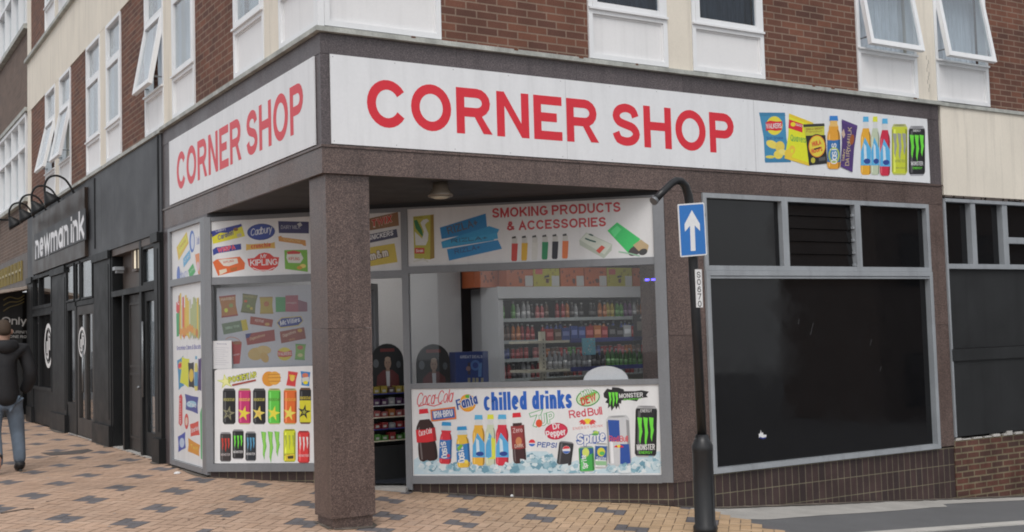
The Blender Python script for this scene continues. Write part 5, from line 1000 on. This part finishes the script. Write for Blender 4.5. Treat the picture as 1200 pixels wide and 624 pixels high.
# face, ears
def face_(b):
    for s in (-1,1): b.lathe(B(.092*s,.05,1.68),[(.012,-.03),(.02,-.01),(.02,.012),(.01,.03)],8,(0,0,1))
    b.lathe(B(0,.145,1.675),[(.016,-.03),(.02,-.02),(.012,.02),(.006,.035)],8,(0,0,1))
one(face_,'ears_and_nose','skin',pr)
# ------------------------------------------------------------------ litter and surface repairs
for px,py,w in ((208,556,.045),(600,583,.02),(500,576,.025)):
    q=gp(px,py); r_=random.Random(px)
    t=tag(one(lambda b:b.lathe((q.x,q.y,g(q.x,q.y)+.006),[(w*.9,0),(w,.006),(w*.6,.02),(0,.026)],7),'litter','paper_white'),{208:'crumpled white scrap on the paving by the side window',600:'tiny pale scrap on the paving under the middle of the drinks poster',500:'tiny pale scrap on the paving just right of the doorway'}[px],'litter',None)
def patch(pts,name,m,dz=.009):
    P=[gp(*p) for p in pts]; return tag(one(lambda b:b.face([(p.x,p.y,g(p.x,p.y)+dz) for p in P],[(p.x,p.y) for p in P]),name,m),kind='structure')
patch([(47,531.5),(75,530),(103,527),(110,529),(96,532.5),(60,535)],'tarmac_repair','old_tarmac')
def crackl(pts,w=.012):
    b=MB(); P=[gp(*p) for p in pts]
    for p,q in zip(P,P[1:]):
        d=Vector((q.x-p.x,q.y-p.y)).normalized(); n=Vector((-d.y,d.x))*w
        c=[(p.x-n.x,p.y-n.y),(q.x-n.x,q.y-n.y),(q.x+n.x,q.y+n.y),(p.x+n.x,p.y+n.y)]
        b.face([(x,y,g(x,y)+.010) for x,y in c])
    tag(b.build('paving_crack','old_shutter'),kind='structure')
crackl([(92,550),(110,548),(140,545),(168,542)]); crackl([(0,603),(15,600),(28,598),(40,597)],.018); crackl([(57,538),(68,536)])
rd=random.Random(77)
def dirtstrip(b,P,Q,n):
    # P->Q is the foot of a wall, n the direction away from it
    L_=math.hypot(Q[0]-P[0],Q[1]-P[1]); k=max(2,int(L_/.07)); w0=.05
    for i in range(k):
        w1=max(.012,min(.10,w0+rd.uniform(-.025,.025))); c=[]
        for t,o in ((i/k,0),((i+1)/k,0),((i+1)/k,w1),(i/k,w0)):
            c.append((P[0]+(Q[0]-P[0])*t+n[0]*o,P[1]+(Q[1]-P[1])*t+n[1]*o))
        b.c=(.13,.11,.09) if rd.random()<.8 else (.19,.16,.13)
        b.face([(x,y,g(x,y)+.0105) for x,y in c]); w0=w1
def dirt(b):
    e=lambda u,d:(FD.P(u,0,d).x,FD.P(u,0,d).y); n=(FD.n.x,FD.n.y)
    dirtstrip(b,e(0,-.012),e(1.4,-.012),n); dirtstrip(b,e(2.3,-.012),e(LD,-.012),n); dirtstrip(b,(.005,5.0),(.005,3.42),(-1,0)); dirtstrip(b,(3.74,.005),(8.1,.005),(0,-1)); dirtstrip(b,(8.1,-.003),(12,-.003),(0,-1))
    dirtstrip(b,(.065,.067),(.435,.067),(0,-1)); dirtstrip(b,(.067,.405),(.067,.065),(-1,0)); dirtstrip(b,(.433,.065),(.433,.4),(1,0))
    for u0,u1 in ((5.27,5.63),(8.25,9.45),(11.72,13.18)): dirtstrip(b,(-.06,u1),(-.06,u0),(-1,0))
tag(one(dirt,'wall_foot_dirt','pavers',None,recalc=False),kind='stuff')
rq=random.Random(21)
def gum(b):
    for i in range(170):
        x=rq.uniform(-4,3.2); y=rq.uniform(-2,9)
        if not pave_ok(x,y): continue
        r_=rq.uniform(.008,.018); b.c=(.10,.09,.085) if rq.random()<.6 else (.42,.40,.38)
        b.face([(x+r_*math.cos(k),y+r_*math.sin(k)*rq.uniform(.8,1.1),g(x,y)+.0085) for k in [j*math.pi/4 for j in range(8)]])
tag(one(gum,'gum_spots','pavers',None,recalc=False),kind='stuff')
# kerb in the bottom right and road beyond
ka,kb=gp(1040,622.5),gp(1200,611.0); dv=Vector((kb.x-ka.x,kb.y-ka.y)).normalized(); nn=Vector((dv.y,-dv.x))
if nn.y>0: nn=-nn
print('kerb',ka,kb)
def kerb(b):
    s=-6.0
    while s<30:
        e=s+.91; 
        c=[]
        for t_,o in ((s+.003,0),(e-.003,0),(e-.003,.15),(s+.003,.15)):
            x=ka.x+dv.x*t_+nn.x*o; y=ka.y+dv.y*t_+nn.y*o; c.append((x,y))
        top=[(x,y,g(x,y)+.008) for x,y in c]; bot=[(x,y,g(x,y)-.25) for x,y in c]
        b.face(top,c); b.face([bot[2],bot[3],top[3],top[2]]); b.face([bot[0],bot[1],top[1],top[0]]); b.face([bot[1],bot[2],top[2],top[1]]); b.face([bot[3],bot[0],top[0],top[3]]); s=e
tag(one(kerb,'kerb','kerb_stone'),kind='structure')
# ------------------------------------------------------------------ far building on the left
fb=thing('brown_brick_building','brown brick building with rows of white framed windows, farther down the street','building',(0,15.95,0))
def gridwin(u0,u1,z0,z1,nu,nz,name='window'):
    def f(b):
        b.ring(FL,u0,u1,z0,z1,.07,-.12,.03)
        for i in range(1,nu): u=u0+(u1-u0)*i/nu; b.box(FL,u-.035,u+.035,z0+.07,z1-.07,-.12,.02)
        for i in range(1,nz): z=z0+(z1-z0)*(.62 if nz==2 else i/nz); b.box(FL,u0+.07,u1-.07,z-.035,z+.035,-.12,.025)
    w=one(f,name,'white_pvc',fb); one(lambda b:b.box(FL,u0+.05,u1-.05,z0+.05,z1-.05,-.08,-.07),'pane','window_glass',w); one(lambda b:b.box(FL,u0+.05,u1-.05,z0+.05,z1-.05,-.3,-.28),'blind','curtain_cloth',w)
def fwall(b):
    b.box(FL,15.95,27,6.55,8.20,-.3,-.02); b.box(FL,15.95,27,3.55,4.60,-.3,-.02); b.box(FL,26.5,27,0,10.5,-.35,-.021); b.box(FL,15.95,16.1,4.6,6.55,-.3,-.02)
one(fwall,'brick_wall','brown_brick',fb)
one(lambda b:(b.box(FL,15.96,27,8.2,8.30,-.3,.08),b.box(FL,15.96,27,6.47,6.55,-.3,.06),b.box(FL,15.96,27,4.6,4.68,-.3,.08)),'ledge','coping_metal',fb)
for k in range(2): gridwin(16.1+k*5.2,21.2+k*5.2,4.70,6.46,5,2); gridwin(16.0+k*5.3,21.2+k*5.3,8.32,10.1,5,2)
one(lambda b:b.box(FL,15.96,27,10.12,10.6,-.4,.02),'parapet','brown_brick',fb)
one(lambda b:(b.box(FL,15.95,27,2.86,3.55,-.3,.02)),'shop_fascia','old_shutter',fb)
def gold(b):
    rr=random.Random(6); u=16.6
    while u<24:
        b.box(FL,u,u+.05,3.0,3.42,.02,.05); b.box(FL,u,u+.3,rr.choice((3.0,3.2,3.37)),rr.choice((3.05,3.25,3.42)),.02,.05) if False else b.box(FL,u+.05,u+.3,3.2,3.25,.02,.05); b.box(FL,u+.3,u+.35,3.0,3.42,.02,.05); u+=.5
one(gold,'gold_lettering','gold_paint',fb)
one(lambda b:b.prism(Frame((0,16.1,0),(-1,0,0),(0,-1,0)),[(0,2.86),(.0,2.8),(1.1,2.62),(1.1,2.68)],-8,0),'awning','awning_cloth',fb)
one(lambda b:(b.box(FL,15.95,27,0,2.8,-2.2,-2.0),b.box(FL,15.95,16.2,-.1,2.86,-2.0,.0),b.box(FL,19,19.3,-.1,2.86,-2.0,.0)),'dark_shopfront','black_paint',fb)
fo=Frame((0,16.9,0),(1,0,0),(0,-1,0))
a=Art(fo,(0,300),5.2,d=.0); a.mi=0; a.c=(.012,.012,.012); a.box(fo,-.95,.02,.15,2.82,-.08,0); a.mi=1
for r_ in (0,1,2): a.line(smooth([(20,270+r_*34),(60,252+r_*30),(110,262+r_*18),(148,240+r_*20)]),7-r_,(.22,.18,.05),True)
a.text('Only',8,418,160,420,46,(.70,.70,.68),w=.16,gap=.1); a.text('FURNITURE',62,472,230,474,16,(.55,.55,.53),w=.17); a.text('ONE ROOM',58,500,205,502,16,(.55,.55,.53),w=.17)
tag(a.build('shop_board',['black_board','print'],None,recalc=False),'tall black shop board with gold swirl and the word Only, beyond the tattoo shop','shop board')
# blade brackets / small flood lamps on far building
for i,(u,z) in enumerate(((17.6,4.35),(20.2,4.35))):
    tag(one(lambda b:(b.box(FL,u,u+.04,z,z+.04,.0,.5),b.box(FL,u-.12,u+.16,z-.02,z+.06,.42,.62)),'flood_light','black_paint'),('nearer' if i==0 else 'farther')+' of two small flood lights on the brown brick building','flood light','flood lights on the brown brick building')
# ------------------------------------------------------------------ shop interior
def shelfunit():
    t=thing('drinks_fridge','tall white open drinks fridge with a pale header, at the back of the shop','fridge',(5.6,4.3,.03))
    one(lambda b:(b.wbox(4.20,4.28,4.2,4.95,.04,2.10),b.wbox(6.98,7.05,4.2,4.95,.04,2.10),b.wbox(4.28,6.98,4.9,4.95,.04,2.10),b.wbox(4.20,7.05,4.2,4.95,2.10,2.24),b.wbox(4.18,7.07,4.165,4.2,2.085,2.245),b.wbox(4.28,6.98,4.19,4.9,.04,.25)),'cabinet','fridge_white',t,bevel=.005)
    one(lambda b:b.wbox(4.29,6.97,4.86,4.895,.26,2.08),'back_liner','inner_dark',t)
    for z in SH: 
        s=one(lambda b:(b.wbox(4.285,6.975,4.25,4.84,z-.02,z)),'shelf','shelf_metal',t); one(lambda b:b.wbox(4.285,6.975,4.225,4.25,z-.035,z+.012),'price_rail','shelf_metal',s)
    return t
SH=[1.80,1.50,1.25,.98,.70,.42]
shelfunit()
PC={'red':(.40,.02,.02),'green':(.10,.35,.05),'orange':(.55,.17,.03),'blue':(.03,.07,.30),'dark':(.02,.018,.02),'silver':(.45,.46,.48),'yellow':(.55,.42,.04),'purple':(.12,.03,.14),'pink':(.55,.14,.14),'brown':(.14,.07,.04)}
PC={k:tuple(x*.8 for x in v) for k,v in PC.items()}
PROTO={}
def proto(kind,col):
    k=(kind,col)
    if k in PROTO: return PROTO[k].copy()
    b=MB(); c=PC[col]; b.c=c
    if kind=='can':
        b.c=(.4,.4,.4); b.lathe((0,0,0),[(.024,0),(.029,.006)],10); b.c=c; b.lathe((0,0,0),[(.029,.006),(.031,.015),(.031,.135),(.027,.148)],10); b.c=(.45,.45,.45); b.lathe((0,0,0),[(.027,.148),(.026,.152),(0,.152)],10); b.c=tuple(min(1,v*1.5+.12) for v in c); b.lathe((0,0,0),[(.0315,.05),(.0315,.09)],10)
    elif kind=='bottle':
        b.c=c; b.lathe((0,0,0),[(.028,0),(.032,.01),(.032,.10),(.029,.12),(.032,.14),(.026,.175),(.013,.20),(.013,.215)],10); b.c=(.6,.6,.6); b.lathe((0,0,0),[(.015,.21),(.015,.235),(0,.236)],8); b.c=tuple(min(1,v*1.3+.18) for v in c); b.lathe((0,0,0),[(.0325,.05),(.0325,.10)],10)
    elif kind=='pack':
        b.c=c; b.wbox(-.055,.055,-.02,.02,0,.17); b.c=tuple(min(1,v*1.5+.15) for v in c); b.wbox(-.045,.045,-.0215,-.02,.06,.12)
    o=b.build({'can':'drink_can','bottle':'drink_bottle','pack':'snack_pack'}[kind],'print',None,recalc=False); PROTO[k]=o; return o
SN=['top','second','third','fourth','fifth','lowest']
pool=['green','green','silver','silver','silver','dark','pink','pink','brown','red','red','orange','dark','silver','dark','dark','dark','orange','orange','yellow','yellow','green','green','purple','purple','silver','brown','orange','orange','orange','dark','dark','silver','blue']
pools=[pool,['brown','orange','red','red','blue','blue','red','dark','red','orange','blue','blue','blue','purple','red','red','orange','dark','brown','silver'],['blue','red','red','pink','orange','brown','red','green','red','blue'],['red','dark','silver','red','silver','dark','brown','red','silver','dark'],['green','yellow','orange','red','blue','silver','orange'],['dark','red','orange','blue']]
rr=random.Random(12)
def place(kind,col,x,y,z,label,group):
    new=(kind,col) not in PROTO; o=proto(kind,col)
    if not new: COL.objects.link(o)
    q_=rr.uniform(.86,1.08); o.scale=(1,1,q_); o.location=(x,y+rr.uniform(-.015,.015),z); o.rotation_euler=(0,0,rr.uniform(-.2,.2)); tag(o,label,{'can':'drink can','bottle':'bottle','pack':'snack pack'}[kind],group)
for si,z in enumerate(SH[:5]):
    x=4.33; i=0; kind='bottle' if si in(0,1,3) else 'can'
    while x<6.94:
        pl=pools[si]; col=pl[(i//(1 if si==0 else 2))%len(pl)]
        place(kind,col,x,4.30+rr.uniform(-.01,.02),z+.001,f'{col} drink {kind} standing on the {SN[si]} shelf of the white fridge','drinks on the white fridge shelves')
        x+=(.078 if kind=='bottle' else .072)+(rr.uniform(.06,.14) if rr.random()<.07 else 0); i+=1
# boxes on top of the fridge
bxs=[(3.98,4.36,'orange'),(4.37,4.80,'orange'),(4.81,5.24,'yellow'),(5.26,5.66,'orange'),(5.67,6.06,'orange'),(6.07,6.52,'yellow'),(6.54,6.95,'orange')]
LB=['plain spotted orange box turned sideways at the left end on top of the fridge','orange crisps box, second from the left on top of the fridge','yellow box on the fridge between two orange boxes, left of the middle','orange box on the fridge just right of the left yellow box','orange box on the fridge just left of the right yellow box','yellow box on the fridge nearer the right end','orange box at the right end on top of the fridge']
for i,(x0,x1,c) in enumerate(bxs):
    cc=(.50,.12,.035) if c=='orange' else (.44,.40,.03); y0=4.24 if i else 4.45
    fbx=Frame((0,y0,0),(1,0,0),(0,-1,0)); a=Art(fbx,d=0); a.mi=0; a.c=cc; a.box(fbx,x0,x1,2.25,2.52,-.35,0); a.mi=1
    r2=random.Random(i)
    for k in range(9): 
        u=r2.uniform(x0+.03,x1-.05); v=r2.uniform(2.28,2.49); a.raw([(u+.016*math.cos(t_),v+.022*math.sin(t_)) for t_ in [j*math.pi/4 for j in range(8)]],(.20,.05,.02) if c=='orange' else (.3,.26,.02)); a.L=0
    a.L=1
    if c=='yellow': a.raw([(x0+.03,2.42),(x0+.15,2.42),(x0+.15,2.50),(x0+.03,2.50)],(.55,.10,.08)); a.raw([(x0+.18,2.37),(x0+.26,2.38),(x0+.26,2.41),(x0+.18,2.40)],(.03,.03,.03))
    if i: a.raw([(x1-.13,2.255),(x1-.005,2.255),(x1-.005,2.40),(x1-.13,2.40)],(.55,.55,.55)); a.raw([(x0+.2,2.30),(x0+.25,2.30),(x0+.25,2.36),(x0+.2,2.36)],(.10,.04,.03))
    tag(a.build('crisp_box','print',None,recalc=False),LB[i],'cardboard box','boxes on top of the fridge')
for o in [o for o in COL.objects if o.name.startswith('crisp_box')]:
    o.data.materials.append(MATS['print'])
# gondola
t=thing('shelf_unit','cream shelving unit with blue front strips, standing in front of the fridge','shelving',(5.7,3.3,.03))
one(lambda b:b.wbox(4.215,4.285,3.17,3.23,.03,1.62),'upright','cream_metal',t); 
one(lambda b:[b.wbox(4.245,4.255,3.165,3.17,.1+i*.05,.125+i*.05) for i in range(29)],'slots','inner_dark',t)
one(lambda b:(b.wbox(4.285,7.2,3.55,3.58,.03,1.0),b.wbox(4.2,7.2,3.1,3.6,.03,.16),b.wbox(7.14,7.2,3.2,3.6,.03,1.62)),'back_panel','cream_metal',t)
for z in (1.50,1.13,.76,.4):
    s=one(lambda b:b.wbox(4.0,4.62,3.12,3.60,z-.03,z),'shelf','cream_metal',t)
    s=one(lambda b:b.wbox(4.63,7.14,3.12,3.60,z-.03,z),'shelf','shelf_metal',t); one(lambda b:b.wbox(4.63,7.14,3.10,3.12,z-.035,z+.02),'price_strip','blue_strip',s)
gp_=[['red','brown','blue','blue','blue','red','orange','red','dark','dark','silver'],['silver','silver','silver','dark','green','green','green','green','red','red','brown','blue','dark'],['red','silver','orange','yellow','red','pink']]
for si,(z,kind) in enumerate(((1.50,'pack'),(1.13,'bottle'),(.76,'can'))):
    x=4.36; i=0
    while x<7.08:
        col=gp_[si][(i//(1 if kind=='pack' else 3))%len(gp_[si])]
        place(kind,col,x,3.2,z+.001,f'{col} {"snack pack" if kind=="pack" else "drink "+kind} on the {("top","middle","lower")[si]} shelf of the cream and blue unit','goods on the cream and blue shelving unit')
        x+=.125 if kind=='pack' else .076; i+=1
# bottle-shaped dark display card near the right mullion
fdk=Frame((0,2.5,0),(1,0,0),(0,-1,0))
t=one(lambda b:b.prism(fdk,[(5.40,.9),(5.74,.9),(5.74,1.22),(5.70,1.34),(5.62,1.38),(5.61,1.46),(5.53,1.46),(5.52,1.38),(5.44,1.34),(5.40,1.22)],-.02,0),'display_card','black_board'); tag(t,'black bottle-shaped display card inside the window near its right edge','display card')
for x,z,w_,h_,c,l in ((5.62,1.52,.5,.30,(.03,.028,.03),'dark promotional card with pale label hanging in front of the fridge shelves'),(4.78,1.30,.20,.22,(.10,.35,.45),'glittering blue bag hanging beside the cream upright in the shop')):
    f_=Frame((0,3.05,0),(1,0,0),(0,-1,0)); a=Art(f_,d=0); a.mi=0; a.c=c; a.box(f_,x,x+w_,z,z+h_,-.02,0); a.mi=1
    if w_>.3: a.raw([(x+.05,z+.08),(x+w_-.05,z+.08),(x+w_-.05,z+.2),(x+.05,z+.2)],(.16,.15,.13)); a.raw([(x+.1,z+.24),(x+.18,z+.24),(x+.14,z+.29)],(.4,.4,.4)); a.raw([(x+.32,z+.24),(x+.4,z+.24),(x+.36,z+.29)],(.4,.4,.4))
    else:
        r9=random.Random(2)
        for k in range(14): u=x+r9.uniform(.01,w_-.03); v=z+r9.uniform(.01,h_-.03); a.raw([(u,v),(u+.02,v),(u+.01,v+.02)],(.5,.6,.62) if k%2 else (.3,.15,.1))
    o_=a.build('promotional_card' if w_>.3 else 'hanging_bag','print',None,recalc=False); o_.data.materials.append(MATS['print']); tag(o_,l,'card' if w_>.3 else 'bag')
# arched film displays and the blue display
def arched(x0,x1,y,z0,z1,label,face=True):
    f=Frame((0,y,0),(1,0,0),(0,-1,0)); w=x1-x0; cx=(x0+x1)/2; r_=w/2
    pts=[(x0,z0),(x1,z0)]+[(cx+r_*math.cos(R(k)),z1-r_+r_*math.sin(R(k))) for k in range(0,181,15)]
    t=thing('display_stand',label,'display stand',(cx,y,z0-.0)); 
    bo=MB(); bo.prism(f,pts,-.02,0); bo.build('backboard','black_board',t)
    a=Art(f,d=.0); a.mi=0
    k=w
    def Q(pp,c): a.L+=1; a.face([f.P(cx+u*k,z1+v*k,.001+a.L*.0006) for u,v in pp],None,c)
    el=lambda cx_,cy_,rx,ry:[(cx_+rx*math.cos(R(j)),cy_+ry*math.sin(R(j))) for j in range(0,360,24)]
    Q([(-.22,-.14),(.22,-.14),(.22,-.23),(-.22,-.23)],(.14,.015,.012)); Q(el(-.36,-.55,.09,.12),(.10,.11,.12)); Q(el(.34,-.6,.07,.10),(.08,.09,.10))
    Q([(-.36,-1.25),(-.33,-.9),(-.14,-.74),(.14,-.74),(.33,-.9),(.36,-1.25)],(.10,.014,.014)); Q([(-.06,-.76),(.06,-.76),(.05,-1.2),(-.04,-1.2)],(.45,.45,.46))
    Q([(-.06,-.78),(.06,-.78),(.05,-.66),(-.05,-.66)],(.26,.17,.12)); Q(el(0,-.55,.105,.17),(.30,.20,.145)); Q(el(0,-.43,.09,.06),(.34,.25,.18))
    for s_ in (-.04,.04): Q(el(s_,-.54,.018,.010),(.04,.03,.03))
    Q([(-.03,-.66),(.03,-.66),(.03,-.65),(-.03,-.65)],(.14,.06,.05)); Q([(-.01,-.62),(.015,-.62),(.0,-.56)],(.22,.14,.10))
    a.build('printed_figure','print',t,recalc=False)
    return t,f
arched(2.02,2.44,2.32,.55,1.51,'arched black display with a bald figure in red, just inside the main window')
t,f_=arched(1.60,2.00,2.62,1.08,1.78-.25,'arched black display with a pale figure, seen through the doorway')
t,f_=arched(1.12,1.52,2.78,1.08,1.56,'arched black display partly hidden by the column, at the left of the doorway')
t=thing('display_box','blue display box with white heading beside the arched stand in the window','display box',(2.72,2.3,.9))
fbx=Frame((0,2.3,0),(1,0,0),(0,-1,0)); a=Art(fbx,(475,370),7.8,d=0); a.mi=0; a.c=(.02,.05,.20); a.box(fbx,2.50,2.93,.6,1.41,-.15,0); a.mi=1
a.text('GREAT DEALS',500,392,705,388,26,(.6,.62,.66),w=.2); a.ell(640,455,45,48,(.08,.18,.42)); a.ell(640,455,26,28,(.03,.06,.24)); a.rect(570,430,596,540,(.05,.04,.06)); a.ell(575,485,20,22,(.30,.18,.16)); a.poly([(670,440),(700,430),(695,560),(665,560)],(.12,.25,.5))
for x in (570,612,645,690): a.rect(x,570,x+24,612,(.35,.32,.22))
o_=a.build('carton','print',t,recalc=False); o_.data.materials.append(MATS['print'])
# sweet stand in the doorway
t=thing('sweet_stand','black stand with rows of small sweet packs under the arched displays in the doorway','display stand',(1.75,2.6,.03))
one(lambda b:(b.wbox(1.18,2.02,2.62,2.80,.03,1.08),b.wbox(1.18,2.02,2.45,2.62,.03,.40)),'body','black_board',t)
for k in range(5): one(lambda b:b.wbox(1.18,2.02,2.46,2.62,.45+k*.13,.46+k*.13),'tray',('cream_metal','blue_strip','cream_metal','shelf_metal','blue_strip')[k],t)
for k in range(5):
    for j in range(9):
        col=('green','red','pink','purple','yellow')[k] if j%3 else ('red','silver','orange','silver','brown')[k]; key=('sweet',col)
        b=MB(); b.c=PC[col]; b.c=tuple(v*.55 for v in PC[col]); hh_=rr.uniform(.05,.085); b.wbox(1.20+j*.09,1.275+j*.09,2.48,2.58,.461+k*.13,.461+hh_+k*.13); b.c=(.35,.35,.33); b.wbox(1.215+j*.09,1.255+j*.09,2.478,2.48,.475+k*.13,.50+k*.13)
        tag(b.build('sweet_pack','print',None,recalc=False),f'small {col} sweet pack on the {("lowest","second lowest","middle","second highest","highest")[k]} tray of the doorway stand','sweet pack','sweet packs on the doorway stand')
one(lambda b:b.face([FD.P(u,.034,d) for u,d in ((1.45,-.1),(2.24,-.1),(2.24,-.9),(1.45,-.9))]),'door_mat','mat_blue',recalc=False)
tag(bpy.data.objects['door_mat'],'dark blue mat just inside the shop doorway','door mat')
# white half-round card at the window foot
u0,v0=FD.px(710,448,-.05); t=one(lambda b:b.prism(FD,[(u0+.235*math.cos(R(k)),1.085+.155*math.sin(R(k))) for k in range(0,181,10)],-.07,-.05),'half_round_card','paper_white'); tag(t,'white half-round card standing on the window sill inside, right of the middle','card')
# blue led
u0,v0=FD.px(762,328,-.06)
t=thing('led_unit','tiny unit with two blue lights at the right edge of the window','light unit',tuple(FD.P(u0,v0,-.06))); one(lambda b:b.box(FD,u0-.07,u0+.07,v0-.015,v0+.015,-.09,-.065),'housing','steel_grey',t); one(lambda b:(b.box(FD,u0-.05,u0-.015,v0-.008,v0+.008,-.065,-.06),b.box(FD,u0+.015,u0+.05,v0-.008,v0+.008,-.065,-.06)),'blue_diode','blue_led',t)
# ceiling light fittings in the shop
for i,(x,y) in enumerate(((2.4,3.6),(5.3,2.6))):
    t=thing('ceiling_light',('ceiling light panel above the doorway side of the shop','ceiling light panel above the shelving side of the shop')[i],'ceiling light',(x,y,3.07))
    one(lambda b:b.wbox(x-.62,x+.62,y-.18,y+.18,3.03,3.07),'casing','fridge_white',t); one(lambda b:b.wbox(x-.58,x+.58,y-.14,y+.14,3.02,3.03),'diffuser','lamp_panel',t)
# ------------------------------------------------------------------ added out-of-view building across the side street, gives the black glass something to reflect
ob=thing('added_reflection_building','unseen dark brick building added across the side street for the glass to reflect','building',(28,-14,-1.5))
FO=Frame((0,-14,0),(1,0,0),(0,1,0))
one(lambda b:b.wbox(23,46,-18,-14,-3,11),'wall','brown_brick',ob); one(lambda b:b.wbox(22.8,46.2,-18.2,-13.8,11,11.25),'roof','tile_roof',ob)
for zz in (-1.2,2.4,5.6,8.4):
    for k in range(7):
        u=24+k*3.1; w_=one(lambda b:b.ring(FO,u,u+1.6,zz+.3,zz+1.9,.07,.0,.05),'window','black_paint',ob); one(lambda b:b.box(FO,u+.07,u+1.53,zz+.37,zz+1.83,.005,.02),'pane','black_glass',w_)
# ------------------------------------------------------------------ light
w=bpy.data.worlds.new('World'); S.world=w; w.use_nodes=True; nt_=w.node_tree; bg=nt_.nodes['Background']
sky=nt_.nodes.new('ShaderNodeTexSky'); sky.sky_type='NISHITA'; sky.sun_disc=False; sky.sun_elevation=R(50); sky.sun_rotation=R(200); sky.air_density=1; sky.dust_density=4; sky.ozone_density=1
hs=nt_.nodes.new('ShaderNodeHueSaturation'); hs.inputs['Saturation'].default_value=.32
nt_.links.new(sky.outputs[0],hs.inputs['Color']); mx=nt_.nodes.new('ShaderNodeMix'); mx.data_type='RGBA'; mx.inputs[0].default_value=.55; mx.inputs[7].default_value=(5.2,5.35,5.6,1); nt_.links.new(hs.outputs[0],mx.inputs[6]); nt_.links.new(mx.outputs[2],bg.inputs[0]); bg.inputs[1].default_value=.14
sl=bpy.data.lights.new('sun','SUN'); sl.energy=.8; sl.angle=R(25); sl.color=(1,.97,.93); so=bpy.data.objects.new('sun',sl); COL.objects.link(so)
sd=Vector((-.42,-.62,.95)).normalized(); so.rotation_euler=sd.to_track_quat('Z','Y').to_euler(); so.location=(-5,-10,15)
sky.sun_elevation=math.asin(sd.z); sky.sun_rotation=math.atan2(sd.x,sd.y)
S.view_settings.view_transform='Standard'; S.view_settings.look='None'; S.view_settings.exposure=.28; S.view_settings.gamma=1
S.render.engine='CYCLES'; S.cycles.pixel_filter_type='BLACKMAN_HARRIS'; S.cycles.filter_width=1.9; S.cycles.max_bounces=8; S.cycles.transparent_max_bounces=12
